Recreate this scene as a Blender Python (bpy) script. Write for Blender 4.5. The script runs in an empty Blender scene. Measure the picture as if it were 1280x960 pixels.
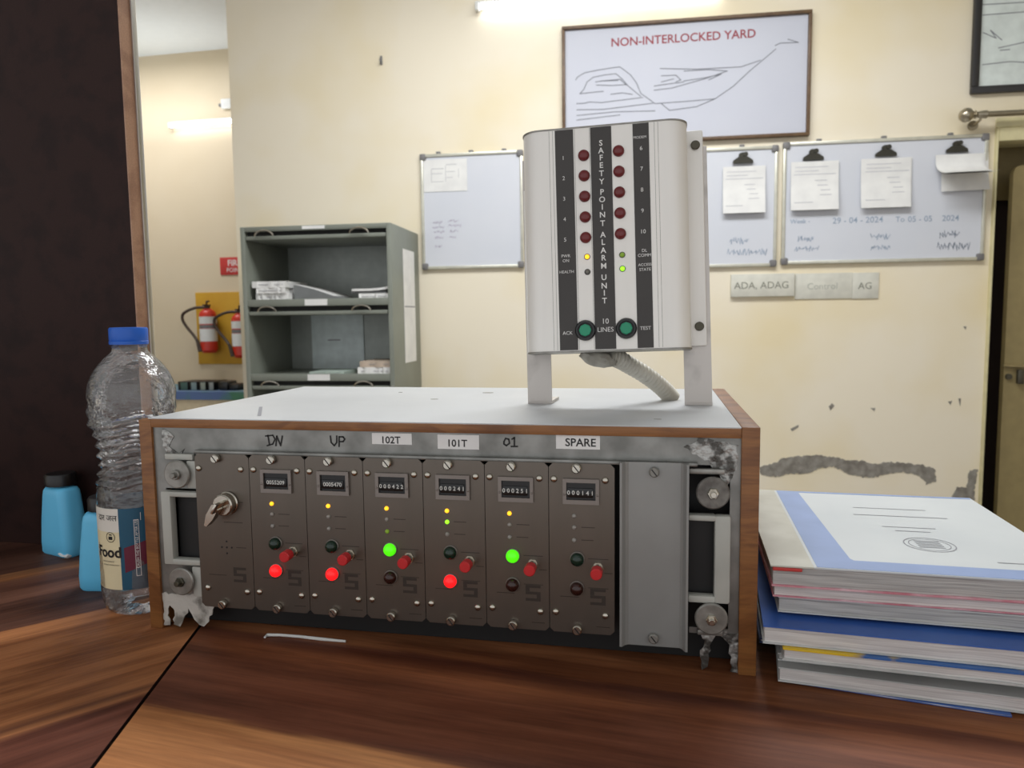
import bpy, bmesh, math, random
from mathutils import Matrix, Vector, noise
C = bpy.context.scene
COL = C.collection
random.seed(7)
PI = math.pi

# ---------------------------------------------------------------- camera, world, lights, exposure
FPX = 907.0
CAM = Vector((0.42522, -0.53050, 0.26140))
CR = Vector((0.98091761, 0.19401117, -0.01266148))
CU = Vector((-0.00520987, 0.09132899, 0.99580715))
CF = Vector((-0.19435407, 0.9767388, -0.09059699))
cd = bpy.data.cameras.new('camera'); cam = bpy.data.objects.new('camera', cd); COL.objects.link(cam)
cd.sensor_fit = 'HORIZONTAL'; cd.sensor_width = 36.0; cd.lens = FPX / 1280 * 36.0
cd.clip_start = 0.02; cd.clip_end = 60
cd.dof.use_dof = True; cd.dof.focus_distance = 0.64; cd.dof.aperture_fstop = 13.0
B = -CF
cam.matrix_world = Matrix(((CR.x, CU.x, B.x, CAM.x), (CR.y, CU.y, B.y, CAM.y), (CR.z, CU.z, B.z, CAM.z), (0, 0, 0, 1)))
C.camera = cam

C.view_settings.view_transform = 'Standard'; C.view_settings.look = 'None'
C.view_settings.gamma = 1.0; C.view_settings.use_curve_mapping = False
C.view_settings.exposure = 0.0

world = bpy.data.worlds.new('world'); C.world = world; world.use_nodes = True
bgn = world.node_tree.nodes['Background']
bgn.inputs['Color'].default_value = (0.97, 0.98, 1.0, 1); bgn.inputs['Strength'].default_value = 0.92

def area(name, loc, tgt, sx, sy, power, col):
    l = bpy.data.lights.new(name, 'AREA'); l.shape = 'RECTANGLE'; l.size = sx; l.size_y = sy
    l.energy = power; l.color = col
    o = bpy.data.objects.new(name, l); COL.objects.link(o); o.location = loc
    d = Vector(tgt) - Vector(loc); o.rotation_euler = d.to_track_quat('-Z', 'Y').to_euler()
    return o
area('added_fill_room', (0.3, 1.7, 2.18), (0.3, 1.7, 0), 2.2, 0.7, 74, (0.97, 0.99, 1.0))  # unseen area light added overhead to brighten the wall and rack top
area('added_fill_corridor', (-3.3, 3.7, 2.2), (-3.3, 3.7, 0), 1.2, 0.4, 24, (0.97, 0.98, 1.0))  # unseen area light added to brighten the corridor end

area('added_upward_fill', (-3.3, 4.1, 1.55), (-3.3, 4.0, 2.26), 1.2, 0.25, 3.2, (0.9, 0.97, 1.0))  # added upward light standing in for the tube, brightens the corridor ceiling

# ---------------------------------------------------------------- helpers
def lin(c):
    def f(v):
        v /= 255.0
        return v / 12.92 if v <= 0.04045 else ((v + 0.055) / 1.055) ** 2.4
    return (f(c[0]), f(c[1]), f(c[2]), 1)

def mat(name, col, rough=0.5, metal=0.0, col2=None, nscale=20, ndet=4, bump=0.0, bscale=200, stretch=(1, 1, 1),
        emit=None, estr=0, spec=0.5, coat=0.0, lo=0.35, hi=0.65, rvar=0.0):
    m = bpy.data.materials.new(name); m.use_nodes = True
    nt = m.node_tree; n = nt.nodes; L = nt.links; p = n['Principled BSDF']
    p.inputs['Base Color'].default_value = lin(col); p.inputs['Roughness'].default_value = rough
    p.inputs['Metallic'].default_value = metal; p.inputs['Specular IOR Level'].default_value = spec
    p.inputs['Coat Weight'].default_value = coat
    tc = n.new('ShaderNodeTexCoord'); mp = n.new('ShaderNodeMapping'); mp.inputs['Scale'].default_value = stretch
    L.new(tc.outputs['Object'], mp.inputs['Vector'])
    nz = n.new('ShaderNodeTexNoise'); nz.inputs['Scale'].default_value = nscale; nz.inputs['Detail'].default_value = ndet
    L.new(mp.outputs[0], nz.inputs['Vector'])
    if col2 is None:
        col2 = tuple(max(0, v * 0.94) for v in col)
    r = n.new('ShaderNodeValToRGB'); r.color_ramp.elements[0].position = lo; r.color_ramp.elements[1].position = hi
    r.color_ramp.elements[0].color = lin(col); r.color_ramp.elements[1].color = lin(col2)
    L.new(nz.outputs['Fac'], r.inputs[0]); L.new(r.outputs[0], p.inputs['Base Color'])
    if rvar:
        mr = n.new('ShaderNodeMapRange'); mr.inputs['To Min'].default_value = rough - rvar; mr.inputs['To Max'].default_value = rough + rvar
        L.new(nz.outputs['Fac'], mr.inputs['Value']); L.new(mr.outputs[0], p.inputs['Roughness'])
    if bump:
        nb = n.new('ShaderNodeTexNoise'); nb.inputs['Scale'].default_value = bscale; nb.inputs['Detail'].default_value = 3
        L.new(mp.outputs[0], nb.inputs['Vector'])
        b = n.new('ShaderNodeBump'); b.inputs['Strength'].default_value = bump; b.inputs['Distance'].default_value = 0.002
        L.new(nb.outputs['Fac'], b.inputs['Height']); L.new(b.outputs[0], p.inputs['Normal'])
    if emit:
        p.inputs['Emission Color'].default_value = lin(emit); p.inputs['Emission Strength'].default_value = estr
    return m

def wood_mat(name, cols, ang, scale=1.0, rough=0.4, stretch=9.0, warp=0.25, coat=0.0):
    m = bpy.data.materials.new(name); m.use_nodes = True
    nt = m.node_tree; n = nt.nodes; L = nt.links; p = n['Principled BSDF']
    tc = n.new('ShaderNodeTexCoord'); mp = n.new('ShaderNodeMapping')
    mp.inputs['Rotation'].default_value = (0, 0, ang)
    L.new(tc.outputs['Object'], mp.inputs['Vector'])
    m2 = n.new('ShaderNodeMapping'); m2.inputs['Scale'].default_value = (scale, scale * stretch, scale * stretch)
    wn = n.new('ShaderNodeTexNoise'); wn.inputs['Scale'].default_value = 2.2 * scale; wn.inputs['Detail'].default_value = 2
    L.new(mp.outputs[0], wn.inputs['Vector'])
    mx = n.new('ShaderNodeMixRGB'); mx.blend_type = 'LINEAR_LIGHT'; mx.inputs[0].default_value = warp * 0.18
    L.new(mp.outputs[0], mx.inputs[1]); L.new(wn.outputs['Color'], mx.inputs[2])
    L.new(mx.outputs[0], m2.inputs['Vector'])
    nz = n.new('ShaderNodeTexNoise'); nz.inputs['Scale'].default_value = 1.6; nz.inputs['Detail'].default_value = 5; nz.inputs['Roughness'].default_value = 0.55
    L.new(m2.outputs[0], nz.inputs['Vector'])
    r = n.new('ShaderNodeValToRGB'); els = r.color_ramp.elements
    pos = [0.30, 0.44, 0.52, 0.60, 0.72][:len(cols)]
    els[0].position = pos[0]; els[0].color = lin(cols[0]); els[1].position = pos[-1]; els[1].color = lin(cols[-1])
    for a, c in list(zip(pos, cols))[1:-1]:
        e = els.new(a); e.color = lin(c)
    L.new(nz.outputs['Fac'], r.inputs[0])
    m3 = n.new('ShaderNodeMapping'); m3.inputs['Scale'].default_value = (30, 600, 600)
    L.new(mp.outputs[0], m3.inputs['Vector'])
    n3 = n.new('ShaderNodeTexNoise'); n3.inputs['Scale'].default_value = 1.0; n3.inputs['Detail'].default_value = 3
    L.new(m3.outputs[0], n3.inputs['Vector'])
    m4 = n.new('ShaderNodeMixRGB'); m4.blend_type = 'MULTIPLY'; m4.inputs[0].default_value = 0.55
    r3 = n.new('ShaderNodeValToRGB'); r3.color_ramp.elements[0].position = 0.3; r3.color_ramp.elements[0].color = (0.55, 0.55, 0.55, 1)
    r3.color_ramp.elements[1].position = 0.7
    L.new(n3.outputs['Fac'], r3.inputs[0]); L.new(r.outputs[0], m4.inputs[1]); L.new(r3.outputs[0], m4.inputs[2])
    L.new(m4.outputs[0], p.inputs['Base Color'])
    p.inputs['Roughness'].default_value = rough; p.inputs['Coat Weight'].default_value = coat
    return m

FY = Matrix.Rotation(PI / 2, 4, 'X')          # local z points to -Y (towards the viewer's side), local y points up
def T(x, y, z): return Matrix.Translation((x, y, z))
def Rz(a): return Matrix.Rotation(a, 4, 'Z')
def Rx(a): return Matrix.Rotation(a, 4, 'X')
def Ry(a): return Matrix.Rotation(a, 4, 'Y')

_tx = {}
def text_geo(body, size, align='CENTER', bold=0.0):
    k = (body, size, align, bold)
    if k in _tx: return _tx[k]
    cu = bpy.data.curves.new('t', 'FONT'); cu.body = body; cu.size = size; cu.align_x = align; cu.align_y = 'CENTER'
    cu.offset = bold; cu.resolution_u = 3
    o = bpy.data.objects.new('t', cu); COL.objects.link(o)
    dg = bpy.context.evaluated_depsgraph_get(); dg.update()
    me = bpy.data.meshes.new_from_object(o.evaluated_get(dg))
    g = ([v.co.copy() for v in me.vertices], [tuple(p.vertices) for p in me.polygons])
    bpy.data.objects.remove(o); bpy.data.curves.remove(cu); bpy.data.meshes.remove(me)
    _tx[k] = g
    return g

class MB:
    """collects shapes and links them as ONE mesh object"""
    def __init__(s): s.v = []; s.f = []; s.mi = []
    def add(s, vs, fs, mi=0, M=None):
        b = len(s.v)
        for p in vs:
            p = Vector(p)
            s.v.append(M @ p if M is not None else p)
        for f in fs:
            s.f.append(tuple(b + i for i in f)); s.mi.append(mi)
        return s
    def addbm(s, bm, mi=0, M=None):
        bm.verts.index_update()
        s.add([v.co.copy() for v in bm.verts], [tuple(v.index for v in f.verts) for f in bm.faces], mi, M); bm.free(); return s
    def box(s, x0, x1, y0, y1, z0, z1, bev=0.0, mi=0, M=None, seg=2):
        bm = bmesh.new(); bmesh.ops.create_cube(bm, size=1.0)
        for v in bm.verts:
            v.co = Vector((x0 + (v.co.x + .5) * (x1 - x0), y0 + (v.co.y + .5) * (y1 - y0), z0 + (v.co.z + .5) * (z1 - z0)))
        if bev: bmesh.ops.bevel(bm, geom=list(bm.edges), offset=bev, segments=seg, affect='EDGES', profile=0.5)
        return s.addbm(bm, mi, M)
    def lathe(s, prof, seg=24, mi=0, M=None, cap=True, sq=None):
        vs = []; fs = []; n = len(prof)
        for (r, z) in prof:
            for k in range(seg):
                a = 2 * PI * k / seg
                vs.append((r * math.cos(a), r * math.sin(a), z))
        for i in range(n - 1):
            for k in range(seg):
                k2 = (k + 1) % seg
                fs.append((i * seg + k, i * seg + k2, (i + 1) * seg + k2, (i + 1) * seg + k))
        if cap:
            fs.append(tuple(reversed(range(seg)))); fs.append(tuple((n - 1) * seg + k for k in range(seg)))
        return s.add(vs, fs, mi, M)
    def cyl(s, r, z0, z1, seg=20, mi=0, M=None, bev=0.0):
        if bev: return s.lathe([(r - bev, z0), (r, z0 + bev), (r, z1 - bev), (r - bev, z1)], seg, mi, M)
        return s.lathe([(r, z0), (r, z1)], seg, mi, M)
    def dome(s, r, h, z0, seg=18, mi=0, M=None, base=0.0):
        pr = [(r, z0), (r, z0 + base)] if base else [(r, z0)]
        for i in range(1, 7):
            a = i / 6 * PI / 2
            pr.append((max(r * math.cos(a), r * 0.02), z0 + base + h * math.sin(a)))
        return s.lathe(pr, seg, mi, M)
    def prism(s, pts, z0, z1, mi=0, M=None):
        n = len(pts)
        vs = [(x, y, z0) for x, y in pts] + [(x, y, z1) for x, y in pts]
        fs = [tuple(reversed(range(n))), tuple(range(n, 2 * n))] + [(i, (i + 1) % n, n + (i + 1) % n, n + i) for i in range(n)]
        return s.add(vs, fs, mi, M)
    def tube(s, pts, r, seg=10, mi=0, M=None):
        pts = [Vector(p) for p in pts]; n = len(pts); rs = r if isinstance(r, (list, tuple)) else [r] * n
        vs = []; fs = []; prev = None
        for i, p in enumerate(pts):
            d = (pts[min(i + 1, n - 1)] - pts[max(i - 1, 0)]).normalized()
            if prev is None:
                u = d.orthogonal().normalized()
            else:
                u = (prev - d * prev.dot(d)).normalized()
            prev = u; w = d.cross(u)
            for k in range(seg):
                a = 2 * PI * k / seg
                vs.append(p + (u * math.cos(a) + w * math.sin(a)) * rs[i])
        for i in range(n - 1):
            for k in range(seg):
                k2 = (k + 1) % seg
                fs.append((i * seg + k, i * seg + k2, (i + 1) * seg + k2, (i + 1) * seg + k))
        fs.append(tuple(reversed(range(seg)))); fs.append(tuple((n - 1) * seg + k for k in range(seg)))
        return s.add(vs, fs, mi, M)
    def ribbon(s, pts, w, mi=0, M=None):
        """pen stroke in the local xy plane"""
        for (a, b) in zip(pts[:-1], pts[1:]):
            a = Vector((a[0], a[1], 0)); b = Vector((b[0], b[1], 0)); d = b - a
            if d.length < 1e-7: continue
            d.normalize(); q = Vector((-d.y, d.x, 0)) * w / 2; e = d * w * 0.35
            s.add([a - e - q, b + e - q, b + e + q, a - e + q], [(0, 1, 2, 3)], mi, M)
        return s
    def text(s, body, size, M, mi=0, align='CENTER', bold=0.0):
        v, f = text_geo(body, size, align, bold); return s.add(v, f, mi, M)
    def obj(s, name, mats, parent=None, smooth=35, loc=None):
        me = bpy.data.meshes.new(name); me.from_pydata([tuple(v) for v in s.v], [], s.f)
        for m in (mats if isinstance(mats, (list, tuple)) else [mats]): me.materials.append(m)
        for p, i in zip(me.polygons, s.mi): p.material_index = i
        me.validate(); me.update()
        if smooth:
            for p in me.polygons: p.use_smooth = True
            me.set_sharp_from_angle(angle=math.radians(smooth))
        o = bpy.data.objects.new(name, me); COL.objects.link(o)
        if parent: o.parent = parent
        if loc: o.location = loc
        return o

def tag(o, label=None, cat=None, group=None, kind=None):
    if label: o['label'] = label
    if cat: o['category'] = cat
    if group: o['group'] = group
    if kind: o['kind'] = kind
    return o
def thing(name, label, cat, loc=(0, 0, 0), rz=0.0, group=None):
    o = bpy.data.objects.new(name, None); COL.objects.link(o); o.empty_display_size = 0.05
    o.location = loc; o.rotation_euler = (0, 0, rz)
    return tag(o, label, cat, group)
def dup(root, loc=None, rz=None, label=None):
    c = root.copy(); COL.objects.link(c)
    if loc is not None: c.location = loc
    if rz is not None: c.rotation_euler = (0, 0, rz)
    if label: c['label'] = label
    for ch in root.children:
        d = ch.copy(); COL.objects.link(d); d.parent = c
        for g in ch.children:
            e = g.copy(); COL.objects.link(e); e.parent = d
    return c

def ray(x, y): return CR * ((x - 640) / FPX) - CU * ((y - 480) / FPX) + CF
def at_y(x, y, Y):
    d = ray(x, y); return CAM + d * ((Y - CAM.y) / d.y)
def at_z(x, y, Z):
    d = ray(x, y); return CAM + d * ((Z - CAM.z) / d.z)
WY = 0.0540; WALL = 3.2                        # yaw and distance of the back wall
WU = Vector((math.cos(WY), math.sin(WY), 0)); WN = Vector((-math.sin(WY), math.cos(WY), 0)); WO = Vector((0, WALL, 0))
def wl(x, y, d=0.0):
    """survey point on the back wall: (distance along the wall, height), for a surface d in front of it"""
    r = ray(x, y); o = WO - WN * d; t = WN.dot(o - CAM) / WN.dot(r); p = CAM + r * t
    return ((p - WO).dot(WU), p.z)
def wp(u, z, d=0.0):
    p = WO + WU * u - WN * d; return Vector((p.x, p.y, z))
FLOOR = -0.86; CEIL = 2.26

# ---------------------------------------------------------------- materials
def wall_material():
    m = mat('cream wall paint', (234, 224, 203), 0.6, col2=(229, 214, 178), nscale=1.6, ndet=3, lo=0.45, hi=0.72, bump=0.06, bscale=60)
    return m
M_wall = wall_material()
M_wall2 = mat('corridor wall paint', (222, 207, 180), 0.65, col2=(217, 200, 170), nscale=1.1)
M_ceil = mat('white ceiling paint', (242, 246, 248), 0.7, col2=(240, 244, 246))
M_floor = mat('grey floor tile', (156, 152, 148), 0.35, col2=(135, 126, 115), nscale=3)
M_cement = mat('bare grey cement', (150, 146, 138), 0.9, col2=(118, 112, 104), nscale=26, ndet=6, bump=0.6, bscale=120)
def plank_mat(name, ang, stops, rough=0.4, wob=0.02):
    """wood laminate printed as planks: bands across the grain, streaks along it"""
    m = bpy.data.materials.new(name); m.use_nodes = True
    nt = m.node_tree; n = nt.nodes; L = nt.links; p = n['Principled BSDF']
    tc = n.new('ShaderNodeTexCoord'); mp = n.new('ShaderNodeMapping'); mp.inputs['Rotation'].default_value = (0, 0, -ang)
    L.new(tc.outputs['Object'], mp.inputs['Vector'])
    def nz(sc, scale=1.0, det=3, rough_=0.5):
        q = n.new('ShaderNodeMapping'); q.inputs['Scale'].default_value = sc; L.new(mp.outputs[0], q.inputs['Vector'])
        t = n.new('ShaderNodeTexNoise'); t.inputs['Scale'].default_value = scale; t.inputs['Detail'].default_value = det; t.inputs['Roughness'].default_value = rough_
        L.new(q.outputs[0], t.inputs['Vector']); return t.outputs['Fac']
    def math_(op, a, b):
        q = n.new('ShaderNodeMath'); q.operation = op
        for i, v in enumerate((a, b)):
            if isinstance(v, (int, float)): q.inputs[i].default_value = v
            else: L.new(v, q.inputs[i])
        return q.outputs[0]
    sep = n.new('ShaderNodeSeparateXYZ'); L.new(mp.outputs[0], sep.inputs[0])
    w1 = nz((4.5, 6, 1)); w2 = nz((14, 260, 1), det=2)
    v = math_('ADD', sep.outputs[1], math_('MULTIPLY', math_('SUBTRACT', w1, 0.5), wob * 2.2))
    v = math_('ADD', v, math_('MULTIPLY', math_('SUBTRACT', w2, 0.5), 0.006))
    v = math_('ADD', v, 0.5)
    r = n.new('ShaderNodeValToRGB'); els = r.color_ramp.elements
    els[0].position = stops[0][0] + 0.5; els[0].color = lin(stops[0][1]); els[1].position = stops[-1][0] + 0.5; els[1].color = lin(stops[-1][1])
    for a, c in stops[1:-1]:
        e = els.new(a + 0.5); e.color = lin(c)
    L.new(v, r.inputs[0])
    wv = nz((3.0, 22, 1), det=6, rough_=0.62)
    r2 = n.new('ShaderNodeValToRGB'); r2.color_ramp.elements[0].position = 0.36; r2.color_ramp.elements[0].color = (0.55, 0.48, 0.46, 1); r2.color_ramp.elements[1].position = 0.60; r2.color_ramp.elements[1].color = (1.35, 1.32, 1.28, 1)
    L.new(wv, r2.inputs[0])
    f2 = nz((14, 330, 1), det=4, rough_=0.6)
    r3 = n.new('ShaderNodeValToRGB'); r3.color_ramp.elements[0].position = 0.3; r3.color_ramp.elements[0].color = (0.72, 0.70, 0.70, 1); r3.color_ramp.elements[1].position = 0.6
    L.new(f2, r3.inputs[0])
    x = n.new('ShaderNodeMixRGB'); x.blend_type = 'MULTIPLY'; x.inputs[0].default_value = 1.0; L.new(r.outputs[0], x.inputs[1]); L.new(r2.outputs[0], x.inputs[2])
    y = n.new('ShaderNodeMixRGB'); y.blend_type = 'MULTIPLY'; y.inputs[0].default_value = 0.8; L.new(x.outputs[0], y.inputs[1]); L.new(r3.outputs[0], y.inputs[2])
    L.new(y.outputs[0], p.inputs['Base Color']); p.inputs['Roughness'].default_value = rough; p.inputs['Specular IOR Level'].default_value = 0.22
    f4 = nz((5, 70, 1), det=5, rough_=0.6)
    r4 = n.new('ShaderNodeValToRGB'); r4.color_ramp.elements[0].position = 0.38; r4.color_ramp.elements[0].color = (0.70, 0.62, 0.58, 1); r4.color_ramp.elements[1].position = 0.56
    L.new(f4, r4.inputs[0])
    z = n.new('ShaderNodeMixRGB'); z.blend_type = 'MULTIPLY'; z.inputs[0].default_value = 0.85; L.new(y.outputs[0], z.inputs[1]); L.new(r4.outputs[0], z.inputs[2])
    L.new(z.outputs[0], p.inputs['Base Color'])
    bpn = n.new('ShaderNodeBump'); bpn.inputs['Strength'].default_value = 0.15; bpn.inputs['Distance'].default_value = 0.001
    L.new(f2, bpn.inputs['Height']); L.new(bpn.outputs[0], p.inputs['Normal'])
    return m
M_desk_r = plank_mat('dark walnut laminate', -0.113, [(-0.30, (147, 98, 62)), (-0.20, (130, 84, 57)), (-0.16, (173, 117, 73)), (-0.106, (178, 123, 78)), (-0.101, (107, 64, 48)), (-0.03, (119, 72, 51)), (-0.008, (139, 86, 57)), (0.010, (99, 58, 43)), (0.015, (102, 61, 46)), (0.018, (147, 95, 62)), (0.10, (142, 92, 59)), (0.3, (113, 72, 51))], 0.5, 0.010)
M_desk_l = plank_mat('brown walnut laminate', 0.90, [(-0.30, (113, 72, 54)), (-0.122, (119, 72, 57)), (-0.119, (173, 117, 76)), (-0.108, (102, 64, 46)), (-0.103, (170, 114, 73)), (0.0, (159, 106, 68)), (0.074, (178, 120, 78)), (0.078, (99, 67, 54)), (0.222, (107, 72, 57)), (0.228, (164, 112, 73)), (0.25, (156, 109, 73)), (0.254, (93, 61, 48)), (0.4, (85, 58, 48))], 0.5, 0.006)
M_desk_edge = mat('dark desk edge band', (38, 24, 20), 0.5)
M_panel = wood_mat('dark wenge laminate', [(36, 20, 18), (42, 24, 21), (48, 28, 24)], 1.57, scale=2, rough=0.6)
M_panel.node_tree.nodes['Principled BSDF'].inputs['Specular IOR Level'].default_value = 0.22
M_panel_edge = wood_mat('brown wood edge', [(150, 110, 86), (166, 124, 98), (180, 138, 110)], 0.0, scale=2, rough=0.4)
M_alu = mat('aluminium', (200, 198, 194), 0.32, 1.0, rvar=0.08)
M_case_edge = wood_mat('case edge wood', [(112, 68, 32), (130, 82, 42), (146, 96, 50)], 0.0, scale=4, rough=0.45)
M_case_lam = mat('white laminate', (200, 202, 204), 0.45, col2=(192, 194, 196), nscale=9, rvar=0.06)
M_case_side = mat('grey brown case side', (120, 104, 88), 0.5)
M_zinc = mat('galvanised steel', (150, 150, 146), 0.42, 0.75, col2=(118, 118, 114), nscale=38, ndet=6, bump=0.12, bscale=90)
M_peel = mat('peeling white paint', (192, 188, 180), 0.55, col2=(120, 116, 108), nscale=70, ndet=6, bump=0.6, bscale=150, lo=0.5, hi=0.66)
M_flake = mat('flaking silver paint', (176, 176, 172), 0.4, 0.6, col2=(84, 82, 78), nscale=120, ndet=6, bump=0.9, bscale=180, lo=0.42, hi=0.56)
M_steel = mat('brushed stainless', (110, 102, 94), 0.34, 0.72, col2=(105, 98, 90), nscale=8, stretch=(6, 1, 1), rvar=0.03)
M_grey = mat('grey painted aluminium', (150, 150, 147), 0.45, 0.25)
M_grey_l = mat('pale grey plastic', (182, 182, 174), 0.5)
M_washer = mat('dull washer', (158, 156, 150), 0.42, 0.6, col2=(132, 130, 124), nscale=90)
M_washer_d = mat('dark worn washer', (96, 92, 88), 0.5, 0.5, col2=(130, 128, 122), nscale=120)
M_bolt = mat('nickel bolt', (196, 190, 178), 0.22, 1.0)
M_black = mat('black interior', (22, 22, 22), 0.55)
M_blackpl = mat('black plastic', (24, 24, 25), 0.35)
M_white_pl = mat('white plastic', (226, 226, 222), 0.45)
M_paper = mat('white paper', (232, 231, 228), 0.75, col2=(222, 221, 219), nscale=14)
M_ink = mat('black ink', (24, 22, 22), 0.6)
M_ink_g = mat('grey print', (150, 150, 156), 0.7)
M_etch = mat('etched print', (62, 54, 48), 0.5, 0.3)
M_wheel = mat('counter wheel black', (16, 16, 17), 0.3)
M_digit = mat('counter digit white', (226, 226, 220), 0.5)
M_frame = mat('counter frame', (140, 132, 126), 0.4, 0.5)
M_led_y = mat('lit amber led', (255, 190, 40), 0.3, emit=(255, 176, 36), estr=1.6)
M_led_g = mat('lit green led', (150, 240, 40), 0.3, emit=(150, 235, 40), estr=1.3)
M_led_gd = mat('dim green led', (120, 150, 50), 0.3, emit=(110, 140, 30), estr=0.35)
M_led_o = mat('unlit clear led', (150, 146, 140), 0.25)
M_lamp_g = mat('lit green lamp', (80, 230, 20), 0.3, emit=(76, 230, 14), estr=1.0)
M_lamp_go = mat('unlit green lamp', (18, 44, 32), 0.2)
M_lamp_r = mat('lit red lamp', (255, 30, 30), 0.3, emit=(255, 24, 28), estr=1.3)
M_lamp_ro = mat('unlit red lamp', (52, 24, 18), 0.2)
M_btn = mat('red push button', (205, 40, 44), 0.35)
M_sil = mat('silver painted aluminium', (238, 235, 229), 0.42, 0.12, col2=(233, 230, 224), nscale=4, stretch=(12, 1, 1), rvar=0.04)
M_strip = mat('charcoal strip', (58, 54, 51), 0.45)
M_print = mat('white print', (232, 230, 226), 0.5)
M_dome = mat('dark red led dome', (110, 34, 36), 0.28)
M_gbtn = mat('green button', (30, 150, 110), 0.4)
M_brk = mat('bracket steel', (196, 190, 184), 0.42, 0.55, col2=(160, 154, 148), nscale=40, ndet=5, lo=0.5, hi=0.8)
M_screw_d = mat('dark screw', (86, 82, 70), 0.4, 0.6)
M_cond = mat('off white conduit', (206, 202, 190), 0.5)
M_plaster = mat('grey white putty', (188, 184, 174), 0.8, col2=(150, 146, 136), nscale=60, bump=0.5, bscale=90)
M_board = mat('whiteboard enamel', (210, 212, 219), 0.35, col2=(206, 209, 217), nscale=3)
M_bframe = mat('whiteboard frame', (214, 212, 198), 0.35, 0.5)
M_corner = mat('grey corner cap', (120, 118, 118), 0.5)
M_clip = mat('dark bulldog clip', (70, 68, 60), 0.35, 0.6)
M_brownfr = mat('brown picture frame', (108, 84, 60), 0.45, col2=(90, 68, 48), nscale=30)
M_blackfr = mat('black picture frame', (44, 42, 42), 0.4)
M_sheet = mat('printed sheet', (194, 196, 206), 0.55, col2=(191, 193, 204), nscale=3)
M_redtxt = mat('dark red lettering', (150, 50, 60), 0.6)
M_pencil = mat('thin grey line', (126, 128, 136), 0.7)
M_marker = mat('faded marker ink', (150, 166, 186), 0.7)
M_marker2 = mat('faded violet marker', (186, 178, 196), 0.7)
M_tube = mat('lit tube', (255, 255, 250), 0.4, emit=(250, 252, 255), estr=7.5)
M_cab = mat('grey green steel', (130, 134, 124), 0.42, 0.1, col2=(123, 127, 117), nscale=6)
M_cab_in = mat('cabinet inside steel', (170, 176, 170), 0.4, 0.15)  # same steel coloured lighter to lift the shade inside the cabinet
M_slot = mat('dark slot', (28, 28, 26), 0.7)
M_red = mat('extinguisher red', (205, 52, 34), 0.35)
M_yel = mat('yellow board', (206, 160, 46), 0.55, col2=(196, 148, 40), nscale=5)
M_signred = mat('red sign', (200, 60, 56), 0.5)
M_hose = mat('dark hose', (66, 50, 40), 0.5)
M_doorfr = mat('cream door frame', (214, 204, 160), 0.5)
M_door = mat('olive cream door', (150, 134, 92), 0.55)
M_dark = mat('dark brown cupboard', (50, 38, 32), 0.6)
M_brass = mat('dull brass', (190, 176, 140), 0.3, 0.9)
M_rodd = mat('brushed nickel rod', (170, 160, 140), 0.28, 0.9)
M_cap = mat('blue cap', (24, 96, 200), 0.38)
M_bluebt = mat('sky blue plastic', (108, 204, 246), 0.42, col2=(100, 194, 238), nscale=9)
M_lab_c = mat('cream label', (226, 214, 176), 0.5)
M_lab_w = mat('white label top', (226, 222, 212), 0.5)
M_lab_t = mat('teal label', (22, 84, 112), 0.45)
M_lab_m = mat('maroon label patch', (104, 26, 52), 0.45)
M_lab_p = mat('peach label patch', (228, 180, 150), 0.5)

def clear_plastic():
    m = bpy.data.materials.new('clear bottle plastic'); m.use_nodes = True
    nt = m.node_tree; n = nt.nodes; L = nt.links; out = n['Material Output']; n.remove(n['Principled BSDF'])
    tr = n.new('ShaderNodeBsdfTransparent'); tr.inputs[0].default_value = (0.93, 0.93, 0.93, 1)
    gl = n.new('ShaderNodeBsdfGlossy'); gl.inputs['Roughness'].default_value = 0.03; gl.inputs[0].default_value = (1, 1, 1, 1)
    df = n.new('ShaderNodeBsdfDiffuse'); df.inputs[0].default_value = (0.75, 0.75, 0.75, 1)
    tc = n.new('ShaderNodeTexCoord'); nz = n.new('ShaderNodeTexNoise'); nz.inputs['Scale'].default_value = 85; nz.inputs['Detail'].default_value = 3
    mp = n.new('ShaderNodeMapping'); mp.inputs['Scale'].default_value = (1, 1, 1.6)
    L.new(tc.outputs['Object'], mp.inputs[0]); L.new(mp.outputs[0], nz.inputs['Vector'])
    bp = n.new('ShaderNodeBump'); bp.inputs['Strength'].default_value = 1.0; bp.inputs['Distance'].default_value = 0.003
    L.new(nz.outputs['Fac'], bp.inputs['Height']); L.new(bp.outputs[0], gl.inputs['Normal'])
    fr = n.new('ShaderNodeLayerWeight'); fr.inputs[0].default_value = 0.38; L.new(bp.outputs[0], fr.inputs['Normal'])
    m1 = n.new('ShaderNodeMixShader'); m1.inputs[0].default_value = 0.10
    L.new(tr.outputs[0], m1.inputs[1]); L.new(df.outputs[0], m1.inputs[2])
    m2 = n.new('ShaderNodeMixShader'); L.new(fr.outputs['Fresnel'], m2.inputs[0])
    L.new(m1.outputs[0], m2.inputs[1]); L.new(gl.outputs[0], m2.inputs[2]); L.new(m2.outputs[0], out.inputs[0])
    return m
M_clear = clear_plastic()

def pages_mat(name, a, b, sc=900):
    return mat(name, a, 0.8, col2=b, nscale=1, ndet=2, stretch=(14, 14, sc), lo=0.3, hi=0.7, bump=0.25, bscale=1)
M_pages = pages_mat('book page edges', (226, 222, 218), (186, 180, 178))
M_pages_g = pages_mat('grey page edges', (196, 194, 190), (150, 148, 146))

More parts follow.
